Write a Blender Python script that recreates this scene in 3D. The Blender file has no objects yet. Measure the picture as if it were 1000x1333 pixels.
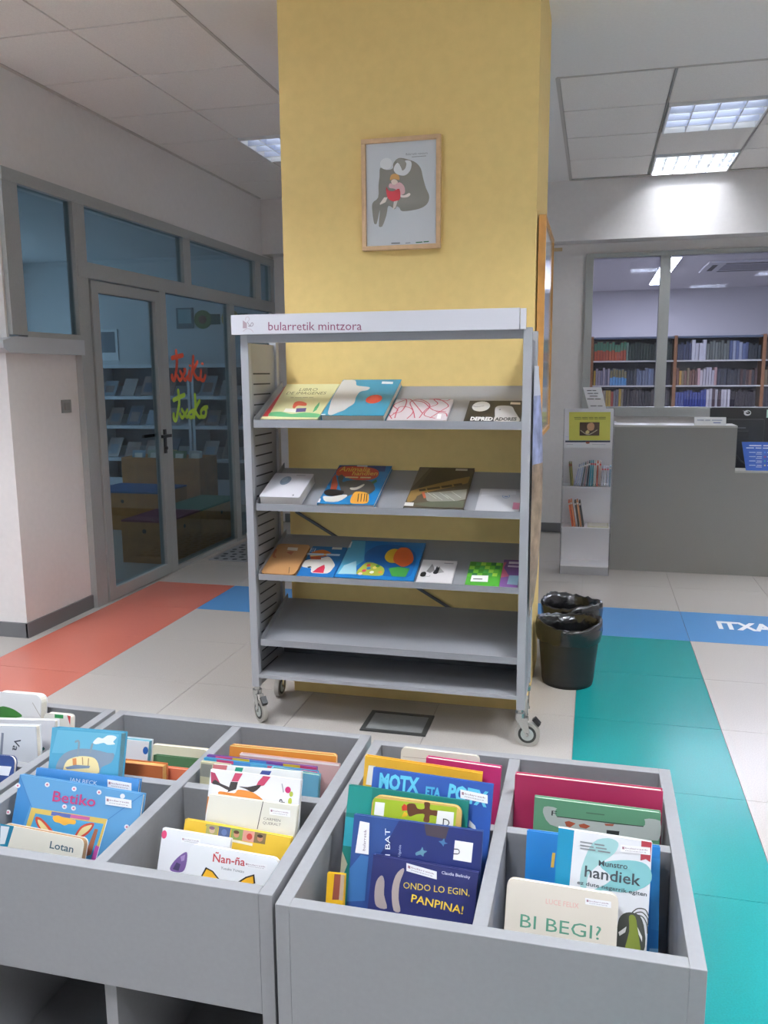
import bpy, bmesh, math, random
from mathutils import Vector, Matrix, noise
random.seed(7)
SC = bpy.context.scene
COL = SC.collection

# ---------------------------------------------------------------- camera
def set_camera():
    yaw, pit, rol = -0.245718, 0.164097, -0.007449
    fw = Vector((math.sin(yaw)*math.cos(pit), math.cos(yaw)*math.cos(pit), -math.sin(pit)))
    rt = Vector((math.cos(yaw), -math.sin(yaw), 0)); up = rt.cross(fw)
    r2 = rt*math.cos(rol)+up*math.sin(rol); u2 = up*math.cos(rol)-rt*math.sin(rol)
    cd = bpy.data.cameras.new('camera'); cd.sensor_fit = 'HORIZONTAL'; cd.sensor_width = 36; cd.lens = 36*1.08823
    cd.clip_start = .05; cd.clip_end = 100
    co = bpy.data.objects.new('camera', cd); COL.objects.link(co)
    m = Matrix((r2, u2, -fw)).transposed().to_4x4(); m.translation = (0, 0, 1.475)
    co.matrix_world = m; SC.camera = co
set_camera()
# ---------------------------------------------------------------- world and exposure
w = bpy.data.worlds.new('world'); SC.world = w; w.use_nodes = True
bg = w.node_tree.nodes['Background']; bg.inputs[0].default_value = (.80, .90, 1.0, 1); bg.inputs[1].default_value = 2.6
SC.view_settings.view_transform = 'Standard'; SC.view_settings.look = 'None'
SC.view_settings.gamma = 1; SC.view_settings.use_curve_mapping = False
SC.view_settings.exposure = 0.62
TUBE = 230.0          # emission strength of the lit fluorescent tubes

# ---------------------------------------------------------------- materials
def lin(h):
    c = [int(h[i:i+2], 16)/255 for i in (0, 2, 4)]
    return [x/12.92 if x <= .04045 else ((x+.055)/1.055)**2.4 for x in c]
MATS = {}
def mat(h, rough=.5, metal=0, grain=0, scale=40, bump=0, spec=.5, emit=0, coat=0):
    k = (h, rough, metal, grain, scale, bump, spec, emit, coat)
    if k in MATS: return MATS[k]
    m = bpy.data.materials.new('mat_%s_%d' % (h, len(MATS))); m.use_nodes = True
    nt = m.node_tree; b = nt.nodes['Principled BSDF']; c = lin(h)
    b.inputs['Base Color'].default_value = (*c, 1); b.inputs['Roughness'].default_value = rough
    b.inputs['Metallic'].default_value = metal; b.inputs['Specular IOR Level'].default_value = spec
    b.inputs['Coat Weight'].default_value = coat
    if emit:
        b.inputs['Emission Color'].default_value = (*c, 1); b.inputs['Emission Strength'].default_value = emit
    if grain or bump:
        tc = nt.nodes.new('ShaderNodeTexCoord'); n = nt.nodes.new('ShaderNodeTexNoise')
        n.inputs['Scale'].default_value = scale; n.inputs['Detail'].default_value = 4
        nt.links.new(tc.outputs['Object'], n.inputs['Vector'])
        if grain:
            r = nt.nodes.new('ShaderNodeValToRGB'); e = r.color_ramp.elements
            e[0].position = .3; e[1].position = .7
            e[0].color = (*[x*(1-grain) for x in c], 1); e[1].color = (*[min(1, x*(1+grain)) for x in c], 1)
            nt.links.new(n.outputs['Fac'], r.inputs[0]); nt.links.new(r.outputs[0], b.inputs['Base Color'])
        if bump:
            bp = nt.nodes.new('ShaderNodeBump'); bp.inputs['Strength'].default_value = bump; bp.inputs['Distance'].default_value = .01
            nt.links.new(n.outputs['Fac'], bp.inputs['Height']); nt.links.new(bp.outputs[0], b.inputs['Normal'])
    MATS[k] = m; return m
def glass(tint, refl=1.0):
    k = ('glass', tint, refl)
    if k in MATS: return MATS[k]
    m = bpy.data.materials.new('glass_'+tint); m.use_nodes = True; nt = m.node_tree; nt.nodes.clear()
    o = nt.nodes.new('ShaderNodeOutputMaterial'); t = nt.nodes.new('ShaderNodeBsdfTransparent'); g = nt.nodes.new('ShaderNodeBsdfGlossy')
    mx = nt.nodes.new('ShaderNodeMixShader'); lw = nt.nodes.new('ShaderNodeLayerWeight'); pw = nt.nodes.new('ShaderNodeMath'); pw.operation = 'POWER'; pw.inputs[1].default_value = 5; f = nt.nodes.new('ShaderNodeMath'); f.operation = 'MULTIPLY_ADD'; f.inputs[1].default_value = .96; f.inputs[2].default_value = .04
    nt.links.new(lw.outputs['Facing'], pw.inputs[0]); nt.links.new(pw.outputs[0], f.inputs[0])
    mu = nt.nodes.new('ShaderNodeMath'); mu.operation = 'MULTIPLY'; mu.inputs[1].default_value = refl
    t.inputs[0].default_value = (*lin(tint), 1); g.inputs['Roughness'].default_value = .02
    nt.links.new(f.outputs[0], mu.inputs[0]); nt.links.new(mu.outputs[0], mx.inputs[0]); nt.links.new(t.outputs[0], mx.inputs[1]); nt.links.new(g.outputs[0], mx.inputs[2]); nt.links.new(mx.outputs[0], o.inputs[0])
    MATS[k] = m; return m
# ---------------------------------------------------------------- mesh helpers
class MB:
    def __init__(s): s.v, s.f, s.m, s.i = [], [], [], 0
    def add(s, vs, fs):
        n = len(s.v); s.v += [tuple(p) for p in vs]
        for q in fs: s.f.append([n+i for i in q]); s.m.append(s.i)
        return s
    def box(s, x0, x1, y0, y1, z0, z1):
        return s.add([(x0,y0,z0),(x1,y0,z0),(x1,y1,z0),(x0,y1,z0),(x0,y0,z1),(x1,y0,z1),(x1,y1,z1),(x0,y1,z1)],
                     [(3,2,1,0),(4,5,6,7),(0,1,5,4),(1,2,6,5),(2,3,7,6),(3,0,4,7)])
    def cyl(s, p0, p1, r0, r1=None, n=16):
        r1 = r0 if r1 is None else r1; p0, p1 = Vector(p0), Vector(p1); d = (p1-p0).normalized()
        a = d.orthogonal().normalized(); b = d.cross(a); vs = []
        for p, r in ((p0, r0), (p1, r1)):
            vs += [p+(a*math.cos(2*math.pi*k/n)+b*math.sin(2*math.pi*k/n))*r for k in range(n)]
        return s.add(vs, [(k, (k+1) % n, n+(k+1) % n, n+k) for k in range(n)]+[tuple(range(n-1,-1,-1)), tuple(range(n, 2*n))])
    def prism(s, pts, d0, d1, axis='y'):
        n = len(pts)
        f = {'y': lambda p, d: (p[0], d, p[1]), 'x': lambda p, d: (d, p[0], p[1]), 'z': lambda p, d: (p[0], p[1], d)}[axis]
        return s.add([f(p, d0) for p in pts]+[f(p, d1) for p in pts],
                     [tuple(range(n)), tuple(range(2*n-1, n-1, -1))]+[(k, n+k, n+(k+1) % n, (k+1) % n) for k in range(n)])
    def lathe(s, prof, n=32, cx=0, cy=0, fn=None):
        vs = []
        for j, (r, z) in enumerate(prof):
            for k in range(n):
                a = 2*math.pi*k/n; rr, zz = (r, z) if fn is None else fn(r, z, a, j)
                vs.append((cx+rr*math.cos(a), cy+rr*math.sin(a), zz))
        return s.add(vs, [(j*n+k, j*n+(k+1) % n, (j+1)*n+(k+1) % n, (j+1)*n+k) for j in range(len(prof)-1) for k in range(n)])
    def build(s, name, mats, parent=None, smooth=False, bevel=0, loc=None):
        me = bpy.data.meshes.new(name); me.from_pydata(s.v, [], s.f)
        for m in (mats if isinstance(mats, (list, tuple)) else [mats]): me.materials.append(m)
        me.polygons.foreach_set('material_index', s.m)
        bm = bmesh.new(); bm.from_mesh(me)
        if not getattr(s, 'flat', False): bmesh.ops.recalc_face_normals(bm, faces=bm.faces)
        if bevel: bmesh.ops.bevel(bm, geom=[e for e in bm.edges], offset=bevel, segments=2, affect='EDGES', profile=.5)
        bm.to_mesh(me); bm.free()
        if smooth:
            for p in me.polygons: p.use_smooth = True
        return link(name, me, parent, loc)
def link(name, me, parent=None, loc=None):
    o = bpy.data.objects.new(name, me); COL.objects.link(o)
    if parent is not None: o.parent = parent
    if loc is not None: o.location = loc
    return o
def boxobj(name, m, b, parent=None, bevel=0):
    return MB().box(*b).build(name, m, parent, bevel=bevel)
def tag(o, label, cat, group=None, kind=None):
    if label: o['label'] = label
    if cat: o['category'] = cat
    if group: o['group'] = group
    if kind: o['kind'] = kind
    return o
def thing(name, label, cat, loc=(0,0,0), rz=0, group=None):
    o = bpy.data.objects.new(name, None); COL.objects.link(o); o.empty_display_size = .1
    o.location = loc; o.rotation_euler = (0, 0, rz); return tag(o, label, cat, group)
def struct(o, label=None): o['kind'] = 'structure'; return tag(o, label, None)
_TX = {}
def text_mesh(tx, style):
    if (tx, style) in _TX: return _TX[(tx, style)]
    cu = bpy.data.curves.new('lettering', 'FONT'); cu.body = tx; cu.size = 1; cu.resolution_u = 2; cu.offset = (0, .012, .045)[style]; cu.fill_mode = 'FRONT'
    ob = bpy.data.objects.new('lettering', cu); COL.objects.link(ob)
    me = bpy.data.meshes.new_from_object(ob.evaluated_get(bpy.context.evaluated_depsgraph_get()))
    vs = [(v.co.x, v.co.y) for v in me.vertices]; fs = [tuple(p.vertices) for p in me.polygons]
    bpy.data.objects.remove(ob); bpy.data.curves.remove(cu); bpy.data.meshes.remove(me)
    x0 = min(v[0] for v in vs); x1 = max(v[0] for v in vs)
    _TX[(tx, style)] = ([(v[0]-x0, v[1]) for v in vs], fs, x1-x0); return _TX[(tx, style)]
def printed(name, ops, place, parent=None, rough=.35, step=.00025, lay0=1):
    """flat print: polygons, ellipses, strokes and lettering; place(a, b, lift) gives the 3D point"""
    mb = MB(); mb.flat = True; mats = []; lay = [lay0]
    def use(c):
        m = mat(c, rough)
        if m not in mats: mats.append(m)
        mb.i = mats.index(m)
    def poly(pts, c, exact=False):
        ar = sum(p[0]*q[1]-q[0]*p[1] for p, q in zip(pts, pts[1:]+pts[:1]))
        if abs(ar) < 1e-9: return
        if 6 <= len(pts) <= 40 and not exact:
            n = len(pts); sm = []
            for k in range(n):
                a0, a1, a2, a3 = pts[k-1], pts[k], pts[(k+1) % n], pts[(k+2) % n]
                for e in range(3):
                    t = e/3; sm.append(tuple(min(max(.5*(2*a1[i]+(a2[i]-a0[i])*t+(2*a0[i]-5*a1[i]+4*a2[i]-a3[i])*t*t+(3*a1[i]-a0[i]-3*a2[i]+a3[i])*t**3), min(a1[i], a2[i])-.002), max(a1[i], a2[i])+.002) for i in (0, 1)))
            pts = sm
        if ar < 0: pts = pts[::-1]
        use(c); lay[0] += 1; mb.add([place(a, b, lay[0]*step) for a, b in pts], [tuple(range(len(pts)))])
    def text(tx, c, a, b, wd, hp, ang, st):
        if tx[0] == '~':
            n = int(tx[1:]); ca, sa = math.cos(ang), math.sin(ang); ws = [3+(k*7+n*3) % 4 for k in range(n)]; tot = sum(ws)+.8*(n-1); x = 0
            for wv in ws:
                x0, x1 = wd*x/tot, wd*(x+wv)/tot; x += wv+.8
                poly([(a+u*ca-v*sa, b+u*sa+v*ca) for u, v in ((x0, 0), (x1, 0), (x1, hp*.62), (x0, hp*.62))], c)
            return
        vs, fs, tw = text_mesh(tx, st); sx, sy = wd/tw, hp/.70; ca, sa = math.cos(ang), math.sin(ang)
        use(c); lay[0] += 1
        mb.add([place(a+x*sx*ca-y*sy*sa, b+x*sx*sa+y*sy*ca, lay[0]*step) for x, y in vs], fs)
    for o in ops:
        if o[0] == 'P': poly([tuple(p) for p in o[2]], o[1])
        elif o[0] == 'E': poly([(o[2]+o[4]*math.cos(t*math.pi/12), o[3]+o[5]*math.sin(t*math.pi/12)) for t in range(24)], o[1], True)
        elif o[0] == 'S':
            use(o[1]); lay[0] += 1; h = o[2]/2; pts = o[3]
            if len(pts) > 2:
                q = [pts[0]]+list(pts)+[pts[-1]]; sm = []
                for k in range(1, len(q)-2):
                    for e in range(4):
                        t = e/4; a0, a1, a2, a3 = q[k-1], q[k], q[k+1], q[k+2]
                        sm.append(tuple(.5*(2*a1[i]+(a2[i]-a0[i])*t+(2*a0[i]-5*a1[i]+4*a2[i]-a3[i])*t*t+(3*a1[i]-a0[i]-3*a2[i]+a3[i])*t**3) for i in (0, 1)))
                pts = sm+[pts[-1]]
            for p, q in zip(pts, pts[1:]):
                d = Vector((q[0]-p[0], q[1]-p[1]))
                if d.length < 1e-6: continue
                t = math.atan2(d.y, d.x); cap = []
                for k in range(7): cap.append((q[0]+h*math.cos(t-math.pi/2+k*math.pi/6), q[1]+h*math.sin(t-math.pi/2+k*math.pi/6)))
                for k in range(7): cap.append((p[0]+h*math.cos(t+math.pi/2+k*math.pi/6), p[1]+h*math.sin(t+math.pi/2+k*math.pi/6)))
                lay[0] += .02; mb.add([place(a, b, lay[0]*step) for a, b in cap], [tuple(range(len(cap)))])
        elif o[0] == 'T': text(*o[1:])
        elif o[0] == 'K':
            q = o[1]; poly([tuple(p) for p in q], 'f0f0f2')
            dx, dy = q[1][0]-q[0][0], q[1][1]-q[0][1]; hx, hy = q[3][0]-q[0][0], q[3][1]-q[0][1]
            wd = math.hypot(dx, dy); hh = math.hypot(hx, hy); an = math.atan2(dy, dx)
            at = lambda s, t: (q[0][0]+dx*s+hx*t, q[0][1]+dy*s+hy*t)
            poly([at(.05, .42), at(.13, .42), at(.13, .75), at(.05, .75)], 'a8808c')
            text('bularretik', '8a5a70', *at(.16, .52), wd*.76, hh*.2, an, 0)
            text('mintzora', '8a8088', *at(.16, .22), wd*.70, hh*.16, an, 0)
    return mb.build(name, mats, parent)

# ---------------------------------------------------------------- book table: name, label, group, origin, width axis, height axis, width, height, thickness, cover, pages, corner radius, print
BOOKS = [
 ('picture_book','navy book with two pale curved shapes and yellow title,front of right crate','picture books filed in the grey crates',[-0.371,1.2633,0.3913],[0.9992,0.0,-0.0411],[0.0386,0.3423,0.9388],0.1904,0.2388,0.012,'262c62','e8e2d4',0,[('P','a99c98',[(0.0163,0.1528),(0.01,0.1696),(0.0107,0.1943),(0.0193,0.2062),(0.0254,0.1968),(0.0273,0.1742),(0.0351,0.1528)]),('P','b5a7a0',[(0.0475,0.1517),(0.0404,0.183),(0.0444,0.2098),(0.0552,0.224),(0.0591,0.2204),(0.0535,0.1982),(0.0543,0.1723),(0.0598,0.1522)]),('T','ONDO LO EGIN,','f0d24a',0.0606,0.1913,0.1186,0.0109,0.0607,0),('T','PANPINA!','f5d040',0.0769,0.1713,0.0935,0.0132,-0.0495,1),('T','Claudia Bielinsky','e8e8f0',0.1265,0.2266,0.0507,0.0051,0.0069,0),('K',[(0.0633,0.2211),(0.119,0.2157),(0.1176,0.229),(0.0618,0.2346)])]),
 ('picture_book','dark blue starry book with sideways title and letter U label','picture books filed in the grey crates',[-0.4118,1.283,0.3861],[0.9999,0.0,-0.0107],[0.01,0.342,0.9396],0.2398,0.2983,0.014,'2b4a86','e8e2d4',0,[('P','24306a',[(0.086,0.2983),(0.2398,0.2983),(0.2398,0.2236),(0.0555,0.2344)]),('P','4a4048',[(0.1329,0.298),(0.1788,0.2983),(0.1735,0.2766),(0.138,0.2786)]),('T','I BAT','eef0f4',0.0742,0.2352,0.0466,0.0094,1.6574,0),('T','Ugalde','c8d0e0',0.0932,0.2361,0.02,0.0043,1.5653,0),('P','5f8f9c',[(0.121,0.2465),(0.1294,0.2516),(0.1325,0.258),(0.1351,0.2523),(0.1418,0.2519),(0.1362,0.2468),(0.1355,0.2418),(0.13,0.2444),(0.1224,0.2417)]),('P','4d7fa6',[(0.1615,0.2717),(0.1674,0.2731),(0.1712,0.2779),(0.1731,0.2716),(0.1782,0.2699),(0.172,0.2678),(0.1709,0.2637),(0.1671,0.2678)]),('P','f2f2f4',[(0.1909,0.2772),(0.224,0.2766),(0.2228,0.2431),(0.1898,0.2438)]),('T','U','303038',0.2013,0.2539,0.0098,0.0118,1.6413,0),('P','f0eef0',[(0.0121,0.2879),(0.0306,0.2868),(0.0339,0.2315),(0.0082,0.2314)]),('T','bularretik','705060',0.0268,0.2373,0.0371,0.0051,1.5842,0),('P','3c6fa8',[(0.0,0.2024),(0.0194,0.2296),(0.0342,0.2282),(0.034,0.1517),(0.0,0.1455)])]),
 ('picture_book','lime green book with brown hen on its cover beside letter D label','picture books filed in the grey crates',[-0.3884,1.3152,0.3864],[0.9999,0.0,-0.017],[0.016,0.3421,0.9395],0.1698,0.3209,0.016,'c9a860','d9b070',0.015,[('P','9db52c',[(0.0028,0.3153),(0.1611,0.318),(0.1605,0.2789),(0.0015,0.2785)]),('P','5a3420',[(0.0672,0.3112),(0.0816,0.3148),(0.0878,0.3069),(0.1004,0.3086),(0.0995,0.3195),(0.1104,0.3195),(0.1113,0.3083),(0.1259,0.3077),(0.1267,0.2983),(0.1122,0.2981),(0.1114,0.286),(0.1005,0.2863),(0.1013,0.2984),(0.0868,0.2965),(0.0726,0.2912)]),('P','c8402c',[(0.0573,0.3065),(0.0616,0.3122),(0.0673,0.3095),(0.0681,0.301),(0.059,0.2991)]),('P','e0b02c',[(0.0628,0.2986),(0.0693,0.296),(0.069,0.2908),(0.059,0.2877)]),('P','f0f0ec',[(0.1258,0.3084),(0.1564,0.3089),(0.1566,0.2835),(0.1243,0.2826)]),('T','D','303030',0.137,0.2826,0.0126,0.0135,-0.0025,0),('P','f2f2f0',[(0.0061,0.3087),(0.0247,0.3093),(0.0244,0.285),(0.0057,0.2853)])]),
 ('picture_book','large teal green book with turquoise lower left corner','picture books filed in the grey crates',[-0.4479,1.3527,0.3893],[0.9997,0.0,-0.0248],[0.0233,0.3421,0.9394],0.2354,0.3137,0.01,'15796f','e8e2d4',0,[('P','2fa0b0',[(0.0,0.254),(0.019,0.2534),(0.0209,0.2005),(0.0,0.2004)]),('P','b8b49c',[(0.0,0.1897),(0.013,0.1677),(0.0073,0.1493),(0.0,0.1502)]),('P','1c8a82',[(0.001,0.312),(0.0474,0.3126),(0.0486,0.2645),(0.0,0.2613)])]),
 ('picture_book','large blue book with bulging light blue title lettering','picture books filed in the grey crates',[-0.4121,1.3823,0.392],[0.9994,0.0,-0.0358],[0.0336,0.3422,0.939],0.2374,0.3351,0.014,'2c55a4','f0eee8',0,[('T','MOTX','66c8e4',0.0147,0.2986,0.0801,0.0271,0.0138,2),('T','ETA','58b8dc',0.1084,0.2973,0.0291,0.016,0.0186,2),('T','POTX','66c8e4',0.1517,0.2981,0.0767,0.0263,-0.0651,2),('P','d8dce0',[(0.1978,0.264),(0.2096,0.2552),(0.212,0.2485),(0.1971,0.2516)]),('K',[(0.1768,0.3017),(0.2296,0.2986),(0.2282,0.3143),(0.1753,0.3175)])]),
 ('picture_book','thin yellow red and brown book at left end of right crate','picture books filed in the grey crates',[-0.4371,1.2535,0.3835],[0.9995,0.0,0.0329],[-0.0309,0.3422,0.9391],0.0328,0.209,0.012,'e0b020','e8e2d4',0,[('P','8c4a3a',[(0.0136,0.2087),(0.0256,0.2089),(0.0244,0.1657),(0.0118,0.1644)]),('P','c0a890',[(0.0256,0.2089),(0.0328,0.2087),(0.0317,0.1649),(0.0244,0.1657)])]),
 ('picture_book','yellow book with dark red top edge behind the blue titled book','picture books filed in the grey crates',[-0.4648,1.5719,0.3955],[0.9989,0.0,-0.0476],[0.0468,0.1738,0.9837],0.2517,0.2769,0.014,'ecb63a','a84a50',0,[('P','f4f0e4',[(0.0093,0.2576),(0.0241,0.2586),(0.0221,0.2162),(0.0064,0.2159)])]),
 ('picture_book','magenta book partly hidden behind the yellow book','picture books filed in the grey crates',[-0.3358,1.6071,0.3896],[0.9993,0.0,-0.0378],[0.0372,0.1738,0.9841],0.1604,0.2757,0.02,'b8306c','efe9d8',0,[]),
 ('picture_book','cream board book at the very back of right crate','picture books filed in the grey crates',[-0.3973,1.6534,0.3862],[0.9999,0.0,-0.0157],[0.0153,0.2079,0.978],0.1753,0.2724,0.012,'dcd8cc','e8e2d4',0.01,[('S','a09080',0.0009,[(0.0056,0.2518),(0.1686,0.2562)])]),
 ('picture_book','cream board book with thin green title in right crate front','picture books filed in the grey crates',[-0.1241,1.241,0.3883],[0.9997,0.0,-0.0261],[0.0245,0.3421,0.9393],0.1844,0.2456,0.014,'e2dacc','e8e2d4',0.012,[('T','BI BEGI?','5d9a80',0.0263,0.1707,0.1329,0.0211,0.0083,0),('T','LUCE FELIX','e6b4aa',0.0665,0.2143,0.0543,0.0082,0.0149,0),('K',[(0.1312,0.2236),(0.173,0.2242),(0.1725,0.2342),(0.1306,0.2337)])]),
 ('picture_book','white book with teal spine and monster face below its title','picture books filed in the grey crates',[-0.0482,1.2941,0.3896],[0.9993,0.0,-0.0387],[0.0364,0.3422,0.9389],0.1588,0.3095,0.016,'e4e6ea','e8e2d4',0,[('P','1d8db4',[(0.0,0.3095),(0.0271,0.3095),(0.0254,0.2162),(0.0,0.2151)]),('P','a3cfd0',[(0.0596,0.2933),(0.0843,0.3051),(0.1027,0.3),(0.0967,0.2812),(0.0728,0.2596),(0.056,0.2391),(0.0538,0.2174),(0.0435,0.2192),(0.0442,0.2514)]),('P','86c4c8',[(0.0728,0.2596),(0.1081,0.2724),(0.1437,0.2745),(0.1588,0.263),(0.158,0.2417),(0.1254,0.2223),(0.0827,0.2187),(0.0579,0.211),(0.0958,0.2385)]),('T','Munstro','4a5258',0.0722,0.2577,0.0482,0.0092,0.0366,1),('T','handiek','4a5258',0.0496,0.2362,0.0935,0.0183,-0.0048,1),('T','ez dute negarrik egiten','4c565c',0.0382,0.2219,0.1163,0.0063,-0.0082,1),('T','~2','8a8f94',0.0384,0.2911,0.0413,0.0036,-0.0003,0),('T','~2','8a8f94',0.0388,0.2854,0.0449,0.0036,0.0053,0),('T','~2','8a8f94',0.0392,0.2804,0.051,0.0036,0.0104,0),('P','b0404c',[(0.1406,0.3095),(0.1577,0.3095),(0.157,0.2767),(0.1497,0.2805),(0.1407,0.2769)]),('K',[(0.1072,0.2858),(0.1564,0.2886),(0.1557,0.3008),(0.1065,0.2981)]),('P','4c4f4a',[(0.1137,0.182),(0.1274,0.1906),(0.1452,0.1875),(0.1542,0.1649),(0.1537,0.1306),(0.1117,0.1281),(0.1095,0.1639)]),('P','7f8c3c',[(0.1277,0.1844),(0.1376,0.1854),(0.1431,0.1629),(0.1488,0.1263),(0.1243,0.1253),(0.1292,0.1605)]),('P','f0f0ee',[(0.1118,0.1557),(0.1245,0.1673),(0.123,0.1577),(0.1139,0.1502)]),('P','f0f0ee',[(0.142,0.1696),(0.1506,0.1557),(0.151,0.1472),(0.1448,0.1581)]),('S','4c4f4a',0.0017,[(0.1326,0.1915),(0.141,0.1989),(0.1533,0.1992),(0.1588,0.1902)]),('S','4c4f4a',0.0017,[(0.1379,0.1914),(0.1483,0.1942),(0.1576,0.1861),(0.1588,0.1763)]),('S','4c4f4a',0.0017,[(0.1416,0.1886),(0.1505,0.1866),(0.1571,0.1757),(0.1588,0.1623)])]),
 ('picture_book','bright blue book showing both sides of the white monster book','picture books filed in the grey crates',[-0.0965,1.3633,0.3843],[1.0,0.0,-0.0036],[0.0034,0.342,0.9397],0.236,0.268,0.018,'1f7ac0','e8e2d4',0,[('P','e0b850',[(0.0477,0.235),(0.0531,0.2349),(0.0515,0.2093),(0.0457,0.2092)]),('P','7ab4d8',[(0.2216,0.0971),(0.236,0.0986),(0.236,0.0863),(0.22,0.0856)]),('P','2a86c8',[(0.2218,0.2479),(0.236,0.248),(0.236,0.1285),(0.2226,0.1291)])]),
 ('picture_book','green book with white illustrated band in right crate back','picture books filed in the grey crates',[-0.0955,1.5728,0.387],[0.9999,0.0,-0.0141],[0.0139,0.1564,0.9876],0.2455,0.2376,0.016,'649a78','d8dcd4',0,[('P','b8bfba',[(0.0202,0.2209),(0.0459,0.2207),(0.0445,0.2052),(0.2134,0.2064),(0.2147,0.2216),(0.245,0.2222),(0.2428,0.1827),(0.0584,0.1808),(0.021,0.2021)]),('T','F','303030',0.0351,0.2053,0.0103,0.0104,-0.0369,0),('S','3a3a3a',0.0017,[(0.0467,0.2042),(0.2133,0.2068)]),('P','b05a40',[(0.062,0.1958),(0.0703,0.1986),(0.084,0.1953),(0.073,0.1859),(0.0657,0.1875)]),('P','b05a40',[(0.0896,0.1938),(0.1,0.1974),(0.1127,0.1939),(0.1046,0.1876),(0.0928,0.1886)]),('P','303434',[(0.1442,0.1905),(0.169,0.1913),(0.1681,0.183),(0.1445,0.1827)]),('P','a85c48',[(0.1394,0.2028),(0.158,0.2044),(0.1562,0.1999),(0.1417,0.1988)]),('T','~1','4c7058',0.1032,0.2187,0.0355,0.0035,0.0111,0)]),
 ('picture_book','tall magenta hardback with cream pages in right crate back','picture books filed in the grey crates',[-0.1387,1.6248,0.386],[1.0,0.0,-0.0085],[0.0084,0.1564,0.9877],0.2972,0.2567,0.02,'a82c56','f0dccf',0,[]),
 ('picture_book','olive edged book peeking out left of the magenta hardback','picture books filed in the grey crates',[-0.1345,1.669,0.3835],[1.0,0.0,0.0042],[-0.0042,0.1392,0.9903],0.0261,0.2228,0.012,'8a8444','e8e2d4',0,[]),
 ('board_book','cream board book with dark title and blue corner label,front of middle crate','picture books filed in the grey crates',[-1.1521,1.267,0.3926],[0.9989,0.0,-0.0472],[0.0444,0.3424,0.9385],0.1928,0.1986,0.018,'e4e0d2','a8825c',0.012,[('P','1f7c9c',[(0.0,0.1985),(0.0321,0.1986),(0.0263,0.1574),(0.0086,0.1563)]),('P','e8ecf0',[(0.0023,0.1945),(0.0223,0.1958),(0.0186,0.1617),(0.0078,0.1599)]),('T','Lotan','3a5a68',0.1198,0.1709,0.0529,0.0135,-0.0068,1)]),
 ('picture_book','wide light blue book with pink title and long pointed ears picture','picture books filed in the grey crates',[-1.1603,1.3231,0.3933],[0.9994,0.0,-0.0341],[0.0321,0.3422,0.9391],0.2877,0.2685,0.014,'5c9ccc','e8e2d4',0,[('P','3f86c2',[(0.0,0.2685),(0.0371,0.212),(0.0276,0.1683),(0.0,0.1654)]),('P','e0c060',[(0.0405,0.2067),(0.2176,0.2095),(0.2063,0.1275),(0.0336,0.1615)]),('P','5a6ab0',[(0.0887,0.206),(0.1337,0.2067),(0.133,0.199),(0.088,0.1982)]),('P','c860a0',[(0.1337,0.2067),(0.1782,0.2075),(0.1772,0.201),(0.1328,0.1998)]),('P','4ea2d0',[(0.0517,0.1968),(0.2107,0.1991),(0.1978,0.1262),(0.0433,0.1591)]),('P','f2b440',[(0.0931,0.1951),(0.1034,0.2004),(0.1173,0.1986),(0.1355,0.1975),(0.1469,0.1965),(0.1461,0.1888),(0.1329,0.1876),(0.1226,0.1831),(0.1107,0.1863),(0.0992,0.1872)]),('P','cf4a34',[(0.0532,0.1893),(0.0669,0.1894),(0.0876,0.1771),(0.1041,0.1625),(0.0791,0.1625),(0.061,0.1732)]),('P','f0dc9c',[(0.0595,0.1852),(0.068,0.1838),(0.0838,0.1735),(0.0934,0.1635),(0.0786,0.1651),(0.0653,0.1746)]),('P','cf4a34',[(0.1491,0.1617),(0.16,0.186),(0.1781,0.1962),(0.1901,0.196),(0.1833,0.18),(0.1682,0.1664)]),('P','f0dc9c',[(0.1549,0.1663),(0.164,0.1839),(0.1789,0.1918),(0.1854,0.1927),(0.1787,0.1812),(0.1653,0.1698)]),('P','cf5a3c',[(0.1213,0.1662),(0.1368,0.1674),(0.1491,0.1617),(0.1121,0.1561)]),('P','b06c50',[(0.1931,0.1871),(0.2006,0.1871),(0.1936,0.1367),(0.1793,0.1307)]),('P','c050a0',[(0.2009,0.1564),(0.2101,0.1541),(0.2063,0.1275),(0.1953,0.1276)]),('S','e8f0f4',0.0013,[(0.2178,0.2084),(0.2061,0.1282)]),('S','3a78b4',0.0013,[(0.2186,0.2085),(0.2877,0.2685)]),('S','3a78b4',0.0013,[(0.0401,0.2086),(0.0006,0.2654)]),('T','Betiko','c23a78',0.0868,0.2268,0.0997,0.0208,0.0274,1),('K',[(0.209,0.2373),(0.2683,0.2383),(0.2655,0.254),(0.2061,0.2532)]),('E','e8e8ea',0.0,0.2457,0.0059,0.0049),('E','e8e8ea',0.0685,0.2571,0.0058,0.0049),('E','e8e8ea',0.1321,0.2574,0.0057,0.0049),('E','e8e8ea',0.19,0.2586,0.0056,0.0048),('E','e8e8ea',-0.0117,0.1903,0.0059,0.0049),('E','e8e8ea',0.1168,0.2196,0.0057,0.0048),('E','e8e8ea',0.138,0.2196,0.0057,0.0048),('E','e8e8ea',0.2635,0.2013,0.0055,0.0047),('E','e8e8ea',0.2438,0.2585,0.0055,0.0048),('E','d06080',0.0,0.2457,0.0023,0.0019),('E','d06080',0.0685,0.2571,0.0022,0.0019),('E','d06080',0.1321,0.2574,0.0022,0.0019),('E','d06080',0.19,0.2586,0.0022,0.0019),('E','d06080',-0.0117,0.1903,0.0023,0.0019),('E','d06080',0.1168,0.2196,0.0022,0.0019),('E','d06080',0.138,0.2196,0.0022,0.0019),('E','d06080',0.2635,0.2013,0.0021,0.0018)]),
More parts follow.
